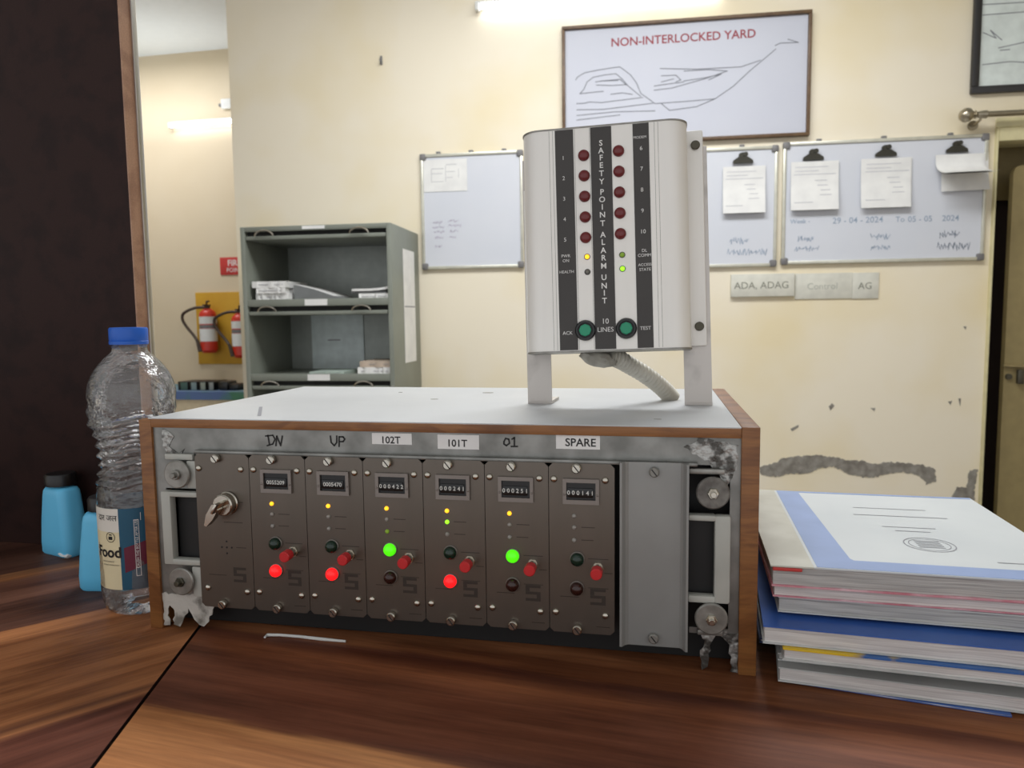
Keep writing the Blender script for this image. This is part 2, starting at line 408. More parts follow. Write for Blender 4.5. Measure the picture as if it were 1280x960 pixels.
# ---------------------------------------------------------------- setting
def struct(o, parent=None):
    o['kind'] = 'structure'; return o
f = MB(); f.box(-6, 4.2, -2.2, 7, FLOOR - 0.1, FLOOR); struct(f.obj('floor', M_floor))
f = MB(); f.box(-6, 4.2, -2.2, 7, CEIL, CEIL + 0.1); struct(f.obj('ceiling', M_ceil))
MW = Matrix.Translation(WO) @ Rz(WY)           # wall frame: x along the wall, -y into the room
uL = wl(289, 150)[0]; dl0 = wl(1240, 300)[0]; dz = wl(1240, 168)[1]
DR = dl0 + 0.95
f = MB(); f.box(uL, dl0, 0, 0.2, FLOOR, CEIL); f.box(dl0, DR, 0, 0.2, dz, CEIL); f.box(DR, DR + 1.2, 0, 0.2, FLOOR, CEIL)
wall = f.obj('wall_back', M_wall, loc=None); wall.matrix_world = MW; struct(wall)
f = MB(); f.box(-6, uL + 0.6, 4.5, 4.7, FLOOR, CEIL); struct(f.obj('wall_far', M_wall2))
f = MB(); f.box(-6.2, -6, -2.2, 7, FLOOR, CEIL); struct(f.obj('wall_left', M_wall2))
f = MB(); f.box(DR + 1.15, DR + 1.35, -2.2, 7, FLOOR, CEIL); struct(f.obj('wall_right', M_wall))

# bare cement where the paint has come away, on the wall itself
def scar(pts, name):
    out = []
    for i in range(len(pts)):
        a = Vector(wl(*pts[i])); b = Vector(wl(*pts[(i + 1) % len(pts)]))
        n = max(1, int((b - a).length / 0.008))
        for k in range(n):
            p = a.lerp(b, k / n); j = 0.0045
            out.append((p.x + random.uniform(-j, j), p.y + random.uniform(-j, j)))
    m = MB(); m.prism(out, -0.0005, 0.0025, M=FY); o = m.obj(name, M_cement, wall, smooth=0); o['kind'] = 'structure'
scar([(949, 583), (965, 580), (980, 572), (1000, 570), (1020, 569), (1040, 571), (1058, 575), (1080, 576), (1095, 580), (1110, 577), (1130, 579),
      (1152, 581), (1168, 586), (1170, 602), (1158, 605), (1150, 595), (1130, 590), (1110, 592), (1096, 596), (1078, 597), (1060, 592), (1042, 583), (1028, 585),
      (1010, 591), (990, 592), (970, 596), (952, 594)], 'bare_plaster')
scar([(1190, 622), (1196, 608), (1208, 610), (1212, 588), (1222, 586), (1218, 610), (1217, 642), (1205, 640)], 'bare_plaster')
for q in ([(1036, 508), (1040, 504), (1043, 507), (1038, 513)], [(988, 536), (998, 531), (998, 534), (990, 539)], [(1088, 510), (1094, 510), (1093, 514)],
          [(1204, 408), (1208, 408), (1207, 412)], [(1185, 502), (1190, 501), (1188, 506)], [(1198, 498), (1201, 498), (1200, 508)]):
    m = MB(); m.prism([wl(*p) for p in q], -0.0005, 0.002, M=FY); o = m.obj('paint_chip', M_cement, wall, smooth=0); o['kind'] = 'structure'

# door at the right: frame, recessed leaf
dr = bpy.data.objects.new('door_1', None); COL.objects.link(dr); dr.matrix_world = MW; dr['kind'] = 'structure'
jo = wl(1233, 400)[0]; ji = wl(1243, 300, 0.02)[0]
zt = wl(1250, 156, 0.02)[1]; zb = wl(1255, 176, 0.02)[1]
m = MB(); m.box(jo, ji, -0.022, 0.14, FLOOR, zt, 0.004); m.box(ji, DR + 0.05, -0.022, 0.14, zb, zt, 0.004); m.box(jo - 0.01, DR + 0.06, -0.03, -0.018, zt - 0.012, zt + 0.03, 0.004)
m.box(DR - 0.03, DR + 0.05, -0.022, 0.14, FLOOR, zt, 0.004)
o = m.obj('door_frame', M_doorfr, dr); o['kind'] = 'structure'
lx = wl(1258, 400, -0.09)[0]; lz = wl(1262, 207, -0.09)[1]
m = MB(); m.prism([(lx, FLOOR + 0.01), (DR - 0.03, FLOOR + 0.01), (DR - 0.03, lz), (lx + 0.03, lz), (lx + 0.01, lz - 0.01), (lx, lz - 0.035)], -0.125, -0.09, M=FY)
leaf = m.obj('door_leaf', M_door, dr); leaf['kind'] = 'structure'
m = MB(); m.box(ji - 0.01, DR, 0.30, 0.32, wl(1250, 250, -0.3)[1], CEIL - 0.3); m.box(ji - 0.3, DR + 0.3, 0.34, 0.36, FLOOR, CEIL - 0.3, mi=1)
o = m.obj('door_backing', [M_door, M_dark], dr); o['kind'] = 'structure'
hx, hz = wl(1262, 458, -0.08)
m = MB(); m.box(hx - 0.012, hx + 0.09, 0.078, 0.09, hz - 0.006, hz + 0.008, 0.003); m.tube([(hx - 0.03, 0.075, hz + 0.004), (hx + 0.1, 0.075, hz - 0.004)], 0.006)
m.box(hx + 0.03, hx + 0.06, 0.06, 0.082, hz - 0.085, hz - 0.015, 0.006, mi=1); m.cyl(0.014, 0, 0.012, M=T(hx - 0.0, 0.09, hz - 0.05) @ FY, mi=1)
o = m.obj('door_handle', [M_brass, M_screw_d], dr); o['kind'] = 'structure'

# ---------------------------------------------------------------- partition and desk
DESK_T = 0.03
sA = at_z(248, 785, 0); sB = at_z(115, 960, 0); sd = (sB - sA)
sF = sA + sd * 2.2; sK = sA - sd * 3.0
g = 0.0014
def desk(name, pts, mats, label, px_):
    r = thing(name, label, 'desk', (0, 0, FLOOR))
    m = MB(); m.prism(pts, -FLOOR - DESK_T, -FLOOR)
    o = m.obj('tabletop', mats, r, smooth=0)
    me = o.data
    for p in me.polygons: p.material_index = 0 if abs(p.normal.z) > 0.9 else 1
    m = MB(); m.box(px_, px_ + 0.025, YF + 0.15, YB - 0.05, 0, -FLOOR - DESK_T); m.obj('side_panel', M_panel, r)
    return r
YB = 0.40; YF = -0.42
def seam(y): return sA.x + (y - sA.y) * sd.x / sd.y
desk('desk', [(seam(YF) + g, YF), (1.5, YF), (1.5, YB), (seam(YB) + g, YB)], [M_desk_r, M_desk_edge], 'dark walnut desk top to the right of the diagonal seam, under the books', 1.42)
desk('desk', [(-1.1, YF), (seam(YF) - g, YF), (seam(YB) - g, YB), (-1.1, YB)], [M_desk_l, M_desk_edge], 'lighter brown desk top to the left of the diagonal seam, under the water bottle', -1.05)

pr = at_y(165, 300, 0.188)
pt = thing('wooden_partition', 'tall dark wooden partition with a brown edge at the far left', 'partition', (pr.x, 0.188, 0))
m = MB(); m.box(-0.9, -0.0008, 0, 0.024, 0, 1.0, 0.0006); m.obj('panel', M_panel, pt)
m = MB(); m.box(-0.0008, 0.0008, 0.0, 0.017, 0, 1.0); m.obj('edge_band', M_panel_edge, pt)
m = MB(); m.box(-0.0008, 0.003, 0.017, 0.0245, 0, 1.0, 0.0008); m.obj('metal_strip', M_alu, pt)

# ---------------------------------------------------------------- the rack box
W, D, H = 0.4977, 0.2783, 0.182
rk = thing('signal_counter_rack', 'wooden cased rack of steel counter modules with white top on the desk', 'equipment rack', (0, 0, 0))
tb = 0.0078; sb = 0.0115
def case_board(m, x0, x1, y0, y1, z0, z1):
    m.box(x0, x1, y0, y1, z0, z1, 0.0008)
m = MB(); m.box(0, sb, 0, D, 0, H - 0.0015, 0.0006); m.obj('side_board', [M_case_edge], rk)
m = MB(); m.box(W - sb - 0.001, W, -0.001, D, 0, H + 0.0005, 0.0006); m.obj('side_board', [M_case_edge], rk)
m = MB(); m.box(sb, W - sb - 0.001, 0, D, H - tb, H - 0.0008, 0.0004); m.box(sb - 0.0035, W - sb - 0.001, 0.0012, D, H - 0.0009, H, 0.0002, mi=1)
top = m.obj('top_board', [M_case_edge, M_case_lam], rk)
for (px, py, rx, ry, a) in ((610, 491, 0.006, 0.0035, 0.1), (543, 499, 0.004, 0.0022, 0.0), (500.5, 490.5, 0.0022, 0.0016, 0), (491, 482.5, 0.003, 0.0016, 0), (822, 524, 0.003, 0.001, 0)):
    p = at_z(px, py, H)
    m = MB(); m.prism([(rx * math.cos(t * PI / 7), ry * math.sin(t * PI / 7)) for t in range(14)], 0, 0.0002, M=T(p.x, p.y, H) @ Rz(a)); m.obj('scuff_mark', M_cement, top)
p = at_z(324, 520, H); p2 = at_z(326, 509, H)
m = MB(); m.ribbon([(p.x, p.y), (p2.x, p2.y)], 0.003, M=T(0, 0, H + 0.0003)); m.obj('scuff_mark', M_ink_g, top)
m = MB(); m.box(sb, W - sb - 0.001, D - 0.008, D, 0, H - tb); m.obj('back_board', M_case_side, rk)
m = MB(); m.box(sb, W - sb - 0.001, 0.022, D - 0.008, 0.001, H - tb - 0.001); m.obj('inner_chassis', M_black, rk)

# sheet metal front panel with cut-outs
m = MB(); y0, y1 = 0.0025, 0.0045
m.box(sb, W - sb - 0.001, y0, y1, 0.154, H - tb)
m.box(sb, 0.0205, y0, y1, 0.030, 0.154); m.box(0.0205, 0.056, y0, y1, 0.1225, 0.154); m.box(0.0205, 0.056, y0, y1, 0.030, 0.0575)
m.box(0.478, W - sb - 0.001, y0, y1, 0.028, 0.154); m.box(0.4505, 0.478, y0, y1, 0.028, 0.0325)
fp = m.obj('front_panel', M_zinc, rk)
def ragged(pts, name, mt, jit=0.0012, d=(-0.0003, 0.0006), Y=y0):
    out = []
    for i in range(len(pts)):
        a = Vector(pts[i]); b = Vector(pts[(i + 1) % len(pts)]); n = max(1, int((b - a).length / 0.003))
        for k in range(n):
            p = a.lerp(b, k / n); out.append((p.x + random.uniform(-jit, jit), p.y + random.uniform(-jit, jit)))
    m = MB(); m.prism(out, d[0], d[1], M=T(0, Y, 0) @ FY); return m.obj(name, mt, fp, smooth=0)
ragged([(0.446, 0.166), (0.456, 0.173), (0.468, 0.172), (0.482, 0.170), (0.483, 0.152), (0.476, 0.140), (0.474, 0.128), (0.470, 0.148), (0.462, 0.157)], 'flaked_patch', M_flake)
ragged([(0.020, 0.172), (0.026, 0.172), (0.030, 0.166), (0.026, 0.158), (0.034, 0.152), (0.040, 0.156), (0.036, 0.149), (0.022, 0.152), (0.020, 0.162)], 'flaked_patch', M_flake)
ragged([(0.0115, 0.031), (0.0565, 0.031), (0.062, 0.027), (0.056, 0.012), (0.050, 0.004), (0.040, 0.010), (0.036, 0.018), (0.030, 0.006), (0.026, 0.003), (0.021, 0.003), (0.022, 0.018), (0.017, 0.020), (0.0165, 0.004), (0.0115, 0.002)], 'flaked_corner', M_peel)
ragged([(0.456, 0.030), (0.470, 0.030), (0.4665, 0.022), (0.4635, 0.004), (0.459, 0.0008), (0.459, 0.014), (0.462, 0.022)], 'flaked_corner', M_flake)
ragged([(0.470, 0.030), (0.4855, 0.030), (0.4855, 0.001), (0.481, 0.001), (0.480, 0.012), (0.479, 0.022), (0.475, 0.026)], 'flaked_corner', M_flake)
m = MB(); m.box(0.052, 0.455, -0.003, 0.004, 0.1535, 0.1562, 0.0006); m.obj('module_rail', M_zinc, rk)
# ear frames
m = MB(); m.box(0.0197, 0.0285, -0.004, 0.004, 0.0585, 0.121, 0.0012); m.box(0.0275, 0.0535, -0.004, 0.004, 0.1165, 0.121, 0.0012); m.box(0.0275, 0.0535, -0.004, 0.004, 0.0585, 0.0635, 0.0012)
m.obj('ear_frame', M_grey_l, rk)
m = MB(); m.box(0.4672, 0.4785, -0.004, 0.004, 0.0535, 0.1185, 0.0018); m.box(0.449, 0.468, -0.004, 0.004, 0.1142, 0.1185, 0.0012); m.box(0.449, 0.468, -0.004, 0.004, 0.0535, 0.0588, 0.0012)
m.obj('ear_frame', M_grey_l, rk)
for (xa, xb, za, zb_) in ((0.0285, 0.0535, 0.06, 0.12), (0.449, 0.4672, 0.055, 0.118)):
    m = MB(); m.box(xa, xb, 0.006, 0.0075, za, zb_); m.obj('dark_opening', M_black, rk)
# mounting washers and bolts
for (x, z, mt, mb, hexs) in ((0.0375, 0.1362, M_washer, M_washer, 20), (0.0360, 0.0450, M_washer, M_screw_d, 6), (0.4655, 0.1355, M_washer_d, M_bolt, 6), (0.4655, 0.0428, M_washer, M_bolt, 6)):
    m = MB(); m.lathe([(0.0035, 0), (0.0112, 0), (0.0117, 0.0006), (0.0117, 0.0022), (0.0108, 0.003), (0.0035, 0.003)], 40, M=T(x, -0.0035, z) @ FY)
    w = m.obj('washer', mt, rk)
    m = MB(); m.cyl(0.0042, 0.002, 0.0055, hexs, M=T(x, -0.0035, z) @ FY, bev=0.0006); m.cyl(0.0024, 0.005, 0.009, 14, M=T(x, -0.0035, z) @ FY, bev=0.0005)
    m.obj('bolt', mb, w)
for (xa, xb, za, zb_, mt) in ((0.044, 0.0555, 0.124, 0.147, M_grey_l), (0.024, 0.05, 0.1475, 0.1525, M_grey_l), (0.044, 0.056, 0.031, 0.057, M_grey_l), (0.449, 0.474, 0.148, 0.152, M_washer), (0.456, 0.474, 0.0285, 0.0325, M_washer)):
    m = MB(); m.box(xa, xb, -0.002, 0.002, za, zb_, 0.001); m.obj('ear_plate', mt, rk)

MP = 0.0490; MX = 0.0535; MZ = 0.0245; MH = 0.1295; MWD = 0.0485
def module_plate(m):
    c = 0.003; w, h = MWD, MH
    pts = [(c, 0), (w - c, 0), (w, c), (w, h - c), (w - c, h), (c, h), (0, h - c), (0, c)]
    m.prism(pts, 0.002, 0.004, M=FY)
def screw_small(m, x, z):
    m.dome(0.0026, 0.0017, 0.004, 16, M=T(x, 0, z) @ FY, base=0.0004)
def thumb(m, x, z, mi=0):
    m.cyl(0.0036, 0.004, 0.0085, 18, mi=mi, M=T(x, 0, z) @ FY, bev=0.0007); m.box(-0.003, 0.003, -0.0086, -0.0082, -0.0004, 0.0004, M=T(x, 0, z) @ Ry(0.9), mi=1)
def logo(m):
    x, z, w, h = 0.0305, 0.0225, 0.0115, 0.0125
    L = [(0, h, w, h - 0.0022), (0, h - 0.0022, 0.003, h * 0.5 + 0.0012), (0, h * 0.5 + 0.0011, w, h * 0.5 - 0.0011), (w - 0.003, h * 0.5 - 0.0011, w, 0.0022), (0, 0.0022, w, 0)]
    for (a, b, c_, d_) in L:
        m.add([(x + a, z + d_, 0.00408), (x + c_, z + d_, 0.00408), (x + c_, z + b, 0.00408), (x + a, z + b, 0.00408)], [(0, 1, 2, 3)], M=FY)
def fine_print(m, rows):
    for (x, z, w) in rows:
        m.add([(x, z, 0.00405), (x + w, z, 0.00405), (x + w, z + 0.0006, 0.00405), (x, z + 0.0006, 0.00405)], [(0, 1, 2, 3)], M=FY)
def base_module(name, x):
    o = MB(); module_plate(o); mo = o.obj(name, M_steel, rk, loc=(x, 0, MZ))
    return mo
# key switch module
k = base_module('key_switch_module', MX)
for (x, z) in ((0.0035, 0.1172), (0.0415, 0.1172), (0.0065, 0.0165), (0.0425, 0.0148)):
    m = MB(); screw_small(m, x, z); m.obj('screw', M_bolt, k)
for z in (0.126, 0.0035):
    m = MB(); thumb(m, 0.0205, z); m.obj('thumb_screw', [M_bolt, M_ink], k)
m = MB(); m.cyl(0.0098, 0.004, 0.0065, 28, M=T(0.0285, 0, 0.089) @ FY, bev=0.0008); m.cyl(0.0088, 0.0065, 0.013, 28, M=T(0.0285, 0, 0.089) @ FY, bev=0.001); m.obj('key_lock', M_bolt, k)
m = MB(); m.box(-0.0011, 0.0011, -0.0245, -0.013, -0.0045, 0.0045, 0.0006, M=T(0.0285, 0, 0.089) @ Ry(0.5))
m.prism([(0.002, -0.002), (-0.003, -0.010), (-0.0085, -0.0155), (-0.0105, -0.0148), (-0.0085, -0.006), (-0.003, 0.0025), (0.001, 0.003)], 0.0135, 0.0205, M=T(0.0275, 0, 0.089) @ FY)
m.obj('key', M_bolt, k)
m = MB()
for (dx, dz_) in ((0, 0), (0.0045, 0), (-0.0045, 0), (0, 0.005), (0, -0.005)): m.cyl(0.0008, 0.004, 0.0042, 10, M=T(0.0255 + dx, 0, 0.0515 + dz_) @ FY)
m.obj('speaker_holes', M_ink, k)
m = MB(); logo(m); m.obj('letter_mark', M_etch, k, smooth=0)
m = MB(); fine_print(m, [(0.024, 0.0725, 0.017), (0.034, 0.0515, 0.009), (0.008, 0.0275, 0.016), (0.034, 0.0895, 0.008)]); m.obj('fine_print', M_etch, k, smooth=0)

STATE = [  # amber, led2, led3, green lamp, red lamp, digits
    ('y', 'o', 'o', 0, 1, '0055209'), ('y', 'o', 'o', 0, 1, '0005470'), ('y', 'o', 'gd', 1, 0, '000422'),
    ('y', 'g', 'o', 0, 1, '000241'), ('y', 'o', 'o', 1, 0, '000251'), ('o', 'o', 'o', 0, 0, '000141')]
LED = {'y': M_led_y, 'g': M_led_g, 'gd': M_led_gd, 'o': M_led_o}
shared = {}
def share(key, build, name, mats, parent, smooth=35):
    if key not in shared:
        m = MB(); build(m); o = m.obj(name, mats, parent, smooth); shared[key] = o; return o
    o = shared[key].copy(); COL.objects.link(o); o.parent = parent; return o
for i, st in enumerate(STATE):
    mo = base_module('counter_module', MX + MP * (i + 1))
    for j, (x, z) in enumerate(((0.0038, 0.1174), (0.0418, 0.1174), (0.0045, 0.0155), (0.0418, 0.0148))):
        share('s%d' % j, lambda m: screw_small(m, x, z), 'screw', M_bolt, mo)
    for z in (0.1262, 0.0034): share('t%g' % z, lambda m: thumb(m, 0.0208, z), 'thumb_screw', [M_bolt, M_ink], mo)
    def frame(m):
        x0, x1, z0, z1 = 0.0106, 0.0374, 0.0992, 0.1182
        for (a, b, c_, d_) in ((x0, x0 + 0.0026, z0 + 0.0032, z1 - 0.0028), (x1 - 0.0026, x1, z0 + 0.0032, z1 - 0.0028), (x0, x1, z1 - 0.0028, z1), (x0, x1, z0, z0 + 0.0032)):
            m.box(a, b, -0.0062, -0.004, c_, d_)
        for xx in (x0 + 0.0012, x1 - 0.0012): m.dome(0.0009, 0.0008, 0.0062, 8, M=T(xx, 0, 0.1065) @ FY)
        m.box(x0 + 0.002, x1 - 0.002, -0.0045, -0.0035, z0 + 0.002, z1 - 0.002, mi=1)
        m.box(x0 + 0.0035, x1 - 0.0045, -0.0054, -0.0040, 0.1040, 0.1112, 0.0006, mi=1)
    ct = share('frame', frame, 'counter', [M_frame, M_wheel], mo)
    m = MB(); m.text(' '.join(st[5]) if len(st[5]) < 7 else st[5], 0.0045, T(0.0236, -0.0056, 0.1076) @ FY, bold=0.00005); m.obj('counter_digits', M_digit, mo, smooth=0)
    for (z, key) in ((0.0899, st[0]), (0.0812, st[1]), (0.0715, st[2])):
        m = MB(); m.dome(0.0017, 0.0014, 0.004, 12, M=T(0.0187, 0, z) @ FY, base=0.0004)
        o = m.obj('indicator_led', LED[key], mo)
    for (x, z, lit, on, off, nm) in ((0.0210, 0.0573, st[3], M_lamp_g, M_lamp_go, 'green_lamp'), (0.0206, 0.0348, st[4], M_lamp_r, M_lamp_ro, 'red_lamp')):
        m = MB(); m.cyl(0.0056, 0.004, 0.0052, 24, mi=1, M=T(x, 0, z) @ FY, bev=0.0004); m.dome(0.0050, 0.0042, 0.005, 22, M=T(x, 0, z) @ FY, base=0.0012)
        o = m.obj(nm, [on if lit else off, M_frame], mo); o['label'] = ('lit ' if lit else 'unlit ') + nm.replace('_', ' ')
    def button(m):
        MM = T(0.0362, 0, 0.0515) @ FY
        m.cyl(0.0046, 0.004, 0.006, 6, M=MM); m.cyl(0.0036, 0.006, 0.012, 18, M=MM)
    bb = share('btnb', button, 'push_button', M_bolt, mo)
    def cap(m):
        MM = T(0.0362, 0, 0.0515) @ FY
        m.cyl(0.0043, 0.0115, 0.020, 22, M=MM, bev=0.0006)
    share('btnc', cap, 'button_cap', M_btn, mo)
    share('logo', logo, 'letter_mark', M_etch, mo, 0)
    share('fine', lambda m: fine_print(m, [(0.024, 0.0812, 0.010), (0.024, 0.0715, 0.009), (0.029, 0.0575, 0.015), (0.029, 0.0352, 0.015), (0.008, 0.0275, 0.014), (0.035, 0.0055, 0.010), (0.041, 0.047, 0.006)]), 'fine_print', M_etch, mo, 0)

# blank cover channel
m = MB(); m.prism([(0.4000, -0.001), (0.4000, -0.009), (0.4016, -0.009), (0.4040, -0.0055), (0.4062, -0.004), (0.4432, -0.004), (0.4450, -0.0055), (0.4472, -0.010), (0.4488, -0.010), (0.4488, -0.001)], 0.0185, 0.1562)
bp_ = m.obj('blank_cover', M_grey, rk, smooth=20)
for z in (0.1495, 0.0255):
    m = MB(); thumb(m, 0.4245, z); m.obj('thumb_screw', [M_washer, M_ink], bp_)

# markings on the top strip
def px(*pp): return [tuple((at_y(x, y, y0).x, at_y(x, y, y0).z)) for x, y in pp]
for word in ([[(335, 544), (337, 556)], [(332, 545), (341, 544), (344, 549), (341, 555), (334, 557)], [(345, 557), (346, 545), (351, 557), (353, 545)]],
             [[(413, 545), (414, 553), (418, 557), (421, 553), (421, 545)], [(424, 558), (424, 546), (429, 546), (431, 549), (429, 552), (424, 552)]],
             [[(630, 552), (632, 548), (636, 549), (637, 554), (633, 557), (630, 555), (630, 552)], [(640, 549), (643, 547), (643, 558)], [(639, 558), (647, 558)]]):
    m = MB()
    for s_ in word: m.ribbon(px(*s_), 0.0012, M=T(0, y0 - 0.0003, 0) @ FY)
    m.obj('handwritten_mark', M_ink, fp, smooth=0)
for (xa, ya, xb, yb, s_, tx) in ((465, 541, 515, 556, 0.0078, '102T'), (547, 543, 599, 562, 0.0078, '101T'), (695, 541, 750, 562, 0.0084, 'SPARE')):
    a = at_y(xa, ya, y0); b = at_y(xb, yb, y0); xm = (a.x + b.x) / 2; zm = (a.z + b.z) / 2
    m = MB(); m.box(a.x, b.x, y0 - 0.0004, y0, b.z, a.z); o = m.obj('paper_label', M_paper, fp, smooth=0)
    m = MB(); m.text(tx, s_, T(xm + (0.002 if tx == 'SPARE' else -0.001), y0 - 0.0006, zm - 0.0012) @ FY, bold=0.00012); m.obj('label_text', M_ink, fp, smooth=0)

# ---------------------------------------------------------------- alarm unit
AY, AT, AR = 0.0079, -0.0762, 0.0275
al = bpy.data.objects.new('alarm_unit', None); COL.objects.link(al)
ALM = T(0.3153, 0.085, 0.2319) @ Rz(AY) @ Rx(AT) @ Ry(-AR)
al.matrix_world = ALM; ALI = ALM.inverted()
tag(al, 'silver alarm unit with red lamps and charcoal strips standing on the rack top', 'alarm unit')
AW, AH, AD = 0.1397, 0.1879, 0.046
def arc(cx, cy, r, a0, a1, n=8): return [(cx + r * math.cos(a0 + (a1 - a0) * i / n), cy + r * math.sin(a0 + (a1 - a0) * i / n)) for i in range(n + 1)]
R_ = 0.017
prof = [(0, AD)] + arc(R_, R_, R_, PI, 1.5 * PI) + arc(AW - R_, R_, R_, 1.5 * PI, 2 * PI) + [(AW, AD)]
m = MB(); m.prism(prof, 0, AH); m.obj('housing', M_sil, al, smooth=25)
def grow(pr, e): return [(x + (e if x > AW / 2 else -e), y - (e if y < AD - 1e-4 else -e)) for x, y in pr]
m = MB(); m.prism(grow(prof, 0.0006), AH, AH + 0.0012); m.obj('end_plate', M_washer, al, smooth=25)
m = MB(); m.prism(grow(prof, 0.0006), -0.0014, 0); m.obj('end_plate', M_washer, al, smooth=25)
for (a, b) in ((0.0297, 0.0452), (0.0597, 0.0773), (0.0950, 0.1082)):
    m = MB(); m.box(a, b, -0.0004, 0.0002, 0.0005, AH - 0.0005); m.obj('printed_strip', M_strip, al, smooth=0)
for xg in (0.0245, 0.0275, 0.1125, 0.1155, 0.0462, 0.0588):
    m = MB(); m.box(xg, xg + 0.0003, -0.0001, 0.0002, 0.0005, AH - 0.0005); m.obj('groove', M_washer, al, smooth=0)
TM = lambda x, z: T(x, -0.0006, z) @ FY
def atext(name, body, size, x, z, bold=0.0):
    m = MB(); m.text(body, size, TM(x, z), bold=bold); return m.obj(name, M_print, al, smooth=0)
m = MB()
for ch, zy in zip('SAFETYPOINTALARMUNIT', (122, 145, 167, 190, 215, 240, 272, 295, 318, 342, 368, 403, 426, 451, 474, 499, 534, 560, 582, 606)):
    m.text(ch, 0.0066, TM(0.0684, 0.1735 - (zy - 122) / 484 * 0.1325), bold=0.0001)
m.obj('title_lettering', M_print, al, smooth=0)
atext('lines_lettering', '10', 0.0062, 0.0686, 0.0238); atext('lines_lettering', 'LINES', 0.0056, 0.0686, 0.0168)
LZ = [0.1645, 0.1474, 0.1300, 0.1126, 0.0953]
for i, z in enumerate(LZ):
    for (x, n) in ((0.0538, str(i + 1)), (0.0830, str(i + 6))):
        zz = z + (0.0014 if i + 6 == int(n) else 0)
        m = MB(); m.dome(0.0048, 0.0032, 0, 20, M=T(x, 0, zz) @ FY, base=0.0008); m.obj('warning_lamp', M_dome, al)
    atext('number', str(i + 1), 0.0048, 0.0364, z - 0.001); atext('number', str(i + 6), 0.0048, 0.1016, z + 0.002)
atext('caption', 'PWR', 0.0036, 0.0366, 0.0805); atext('caption', 'ON', 0.0036, 0.0366, 0.0765); atext('caption', 'HEALTH', 0.0034, 0.0370, 0.0670)
atext('caption', 'DL', 0.0036, 0.1024, 0.0815); atext('caption', 'COMM', 0.0036, 0.1024, 0.0775); atext('caption', 'ACCESS', 0.0032, 0.1026, 0.0697); atext('caption', 'STATE', 0.0034, 0.1026, 0.0657)
atext('caption', 'ACK', 0.0042, 0.0366, 0.0150); atext('caption', 'TEST', 0.0042, 0.1018, 0.0168); atext('caption', 'MODEM', 0.0030, 0.1008, 0.1757)
for (x, z, mt) in ((0.0546, 0.0790, M_led_y), (0.0546, 0.0662, M_washer_d), (0.0840, 0.0790, M_led_gd), (0.0840, 0.0674, M_led_g)):
    m = MB(); m.dome(0.0020, 0.0018, 0, 14, M=T(x, 0, z) @ FY, base=0.0005); m.lathe([(0.0020, 0), (0.0026, 0), (0.0026, 0.0004), (0.0020, 0.0004)], 14, mi=1, M=T(x, 0, z) @ FY, cap=False); m.obj('status_led', [mt, M_strip], al)
for (x, z) in ((0.0518, 0.0168), (0.0860, 0.0172)):
    m = MB(); m.lathe([(0.0086, 0), (0.0088, 0.002), (0.0078, 0.0038), (0.0062, 0.0038), (0.0058, 0.0026)], 32, M=T(x, 0, z) @ FY); b = m.obj('button_bezel', M_blackpl, al)
    m = MB(); m.cyl(0.0052, 0.002, 0.0052, 8, M=T(x, 0, z) @ FY, bev=0.0005); m.obj('button', M_gbtn, b)
# mounting brackets: ear strip beside the housing, leg, foot folded back on to the rack top
def bracket(u0, u1, ear, name):
    m = MB(); zt = H + 0.0002
    fo = ALM @ Vector((0, AD + 0.0005, -0.05))
    def wloc(x, y, z): return ALI @ Vector((x, y, z))
    # leg top in local coords, leg bottom on the rack top in world coords
    v0, v1 = AD + 0.0002, AD + 0.0032
    tl = [Vector((u0, v0, 0.178)), Vector((u1, v0, 0.178)), Vector((u1, v1, 0.178)), Vector((u0, v1, 0.178))]
    bl = []
    for p in tl:
        a = ALM @ p; b_ = ALM @ Vector((p.x, p.y, 0.0)); d = (b_ - a); t = (zt - a.z) / d.z
        bl.append(ALI @ (a + d * t))
    m.add(tl + bl, [(0, 1, 2, 3), (7, 6, 5, 4), (0, 4, 5, 1), (1, 5, 6, 2), (2, 6, 7, 3), (3, 7, 4, 0)])
    a = ALM @ bl[0]; b_ = ALM @ bl[1]; dx = (b_ - a).normalized(); bk = Vector((-dx.y, dx.x, 0)).normalized()
    q = [a, b_, b_ + bk * 0.036 + dx * 0.002, a + bk * 0.036 + dx * 0.002]
    q = [Vector((p.x, p.y, zt)) for p in q]; q2 = [p + Vector((0, 0, 0.0028)) for p in q]
    m.add([ALI @ p for p in q + q2], [(3, 2, 1, 0), (4, 5, 6, 7), (0, 1, 5, 4), (1, 2, 6, 5), (2, 3, 7, 6), (3, 0, 4, 7)])
    o = m.obj(name, M_brk, al, smooth=0)
    return o
bracket(-0.0070, 0.0153, 0, 'bracket_leg'); rb = bracket(0.1345, 0.1582, 1, 'bracket_leg')
m = MB(); m.box(0.1380, 0.1548, AD - 0.004, AD, 0.002, 0.1915, 0.0018); ear = m.obj('ear_strip', M_sil, al)
for z in (0.1780, 0.0192):
    m = MB(); m.cyl(0.0040, 0, 0.0022, 22, M=T(0.1482, AD - 0.004, z) @ FY, bev=0.0006); m.obj('screw', M_screw_d, ear)
m = MB(); m.box(-0.0060, 0.002, AD - 0.002, AD, 0.0, 0.150, 0.0008); ear = m.obj('ear_strip', M_sil, al)

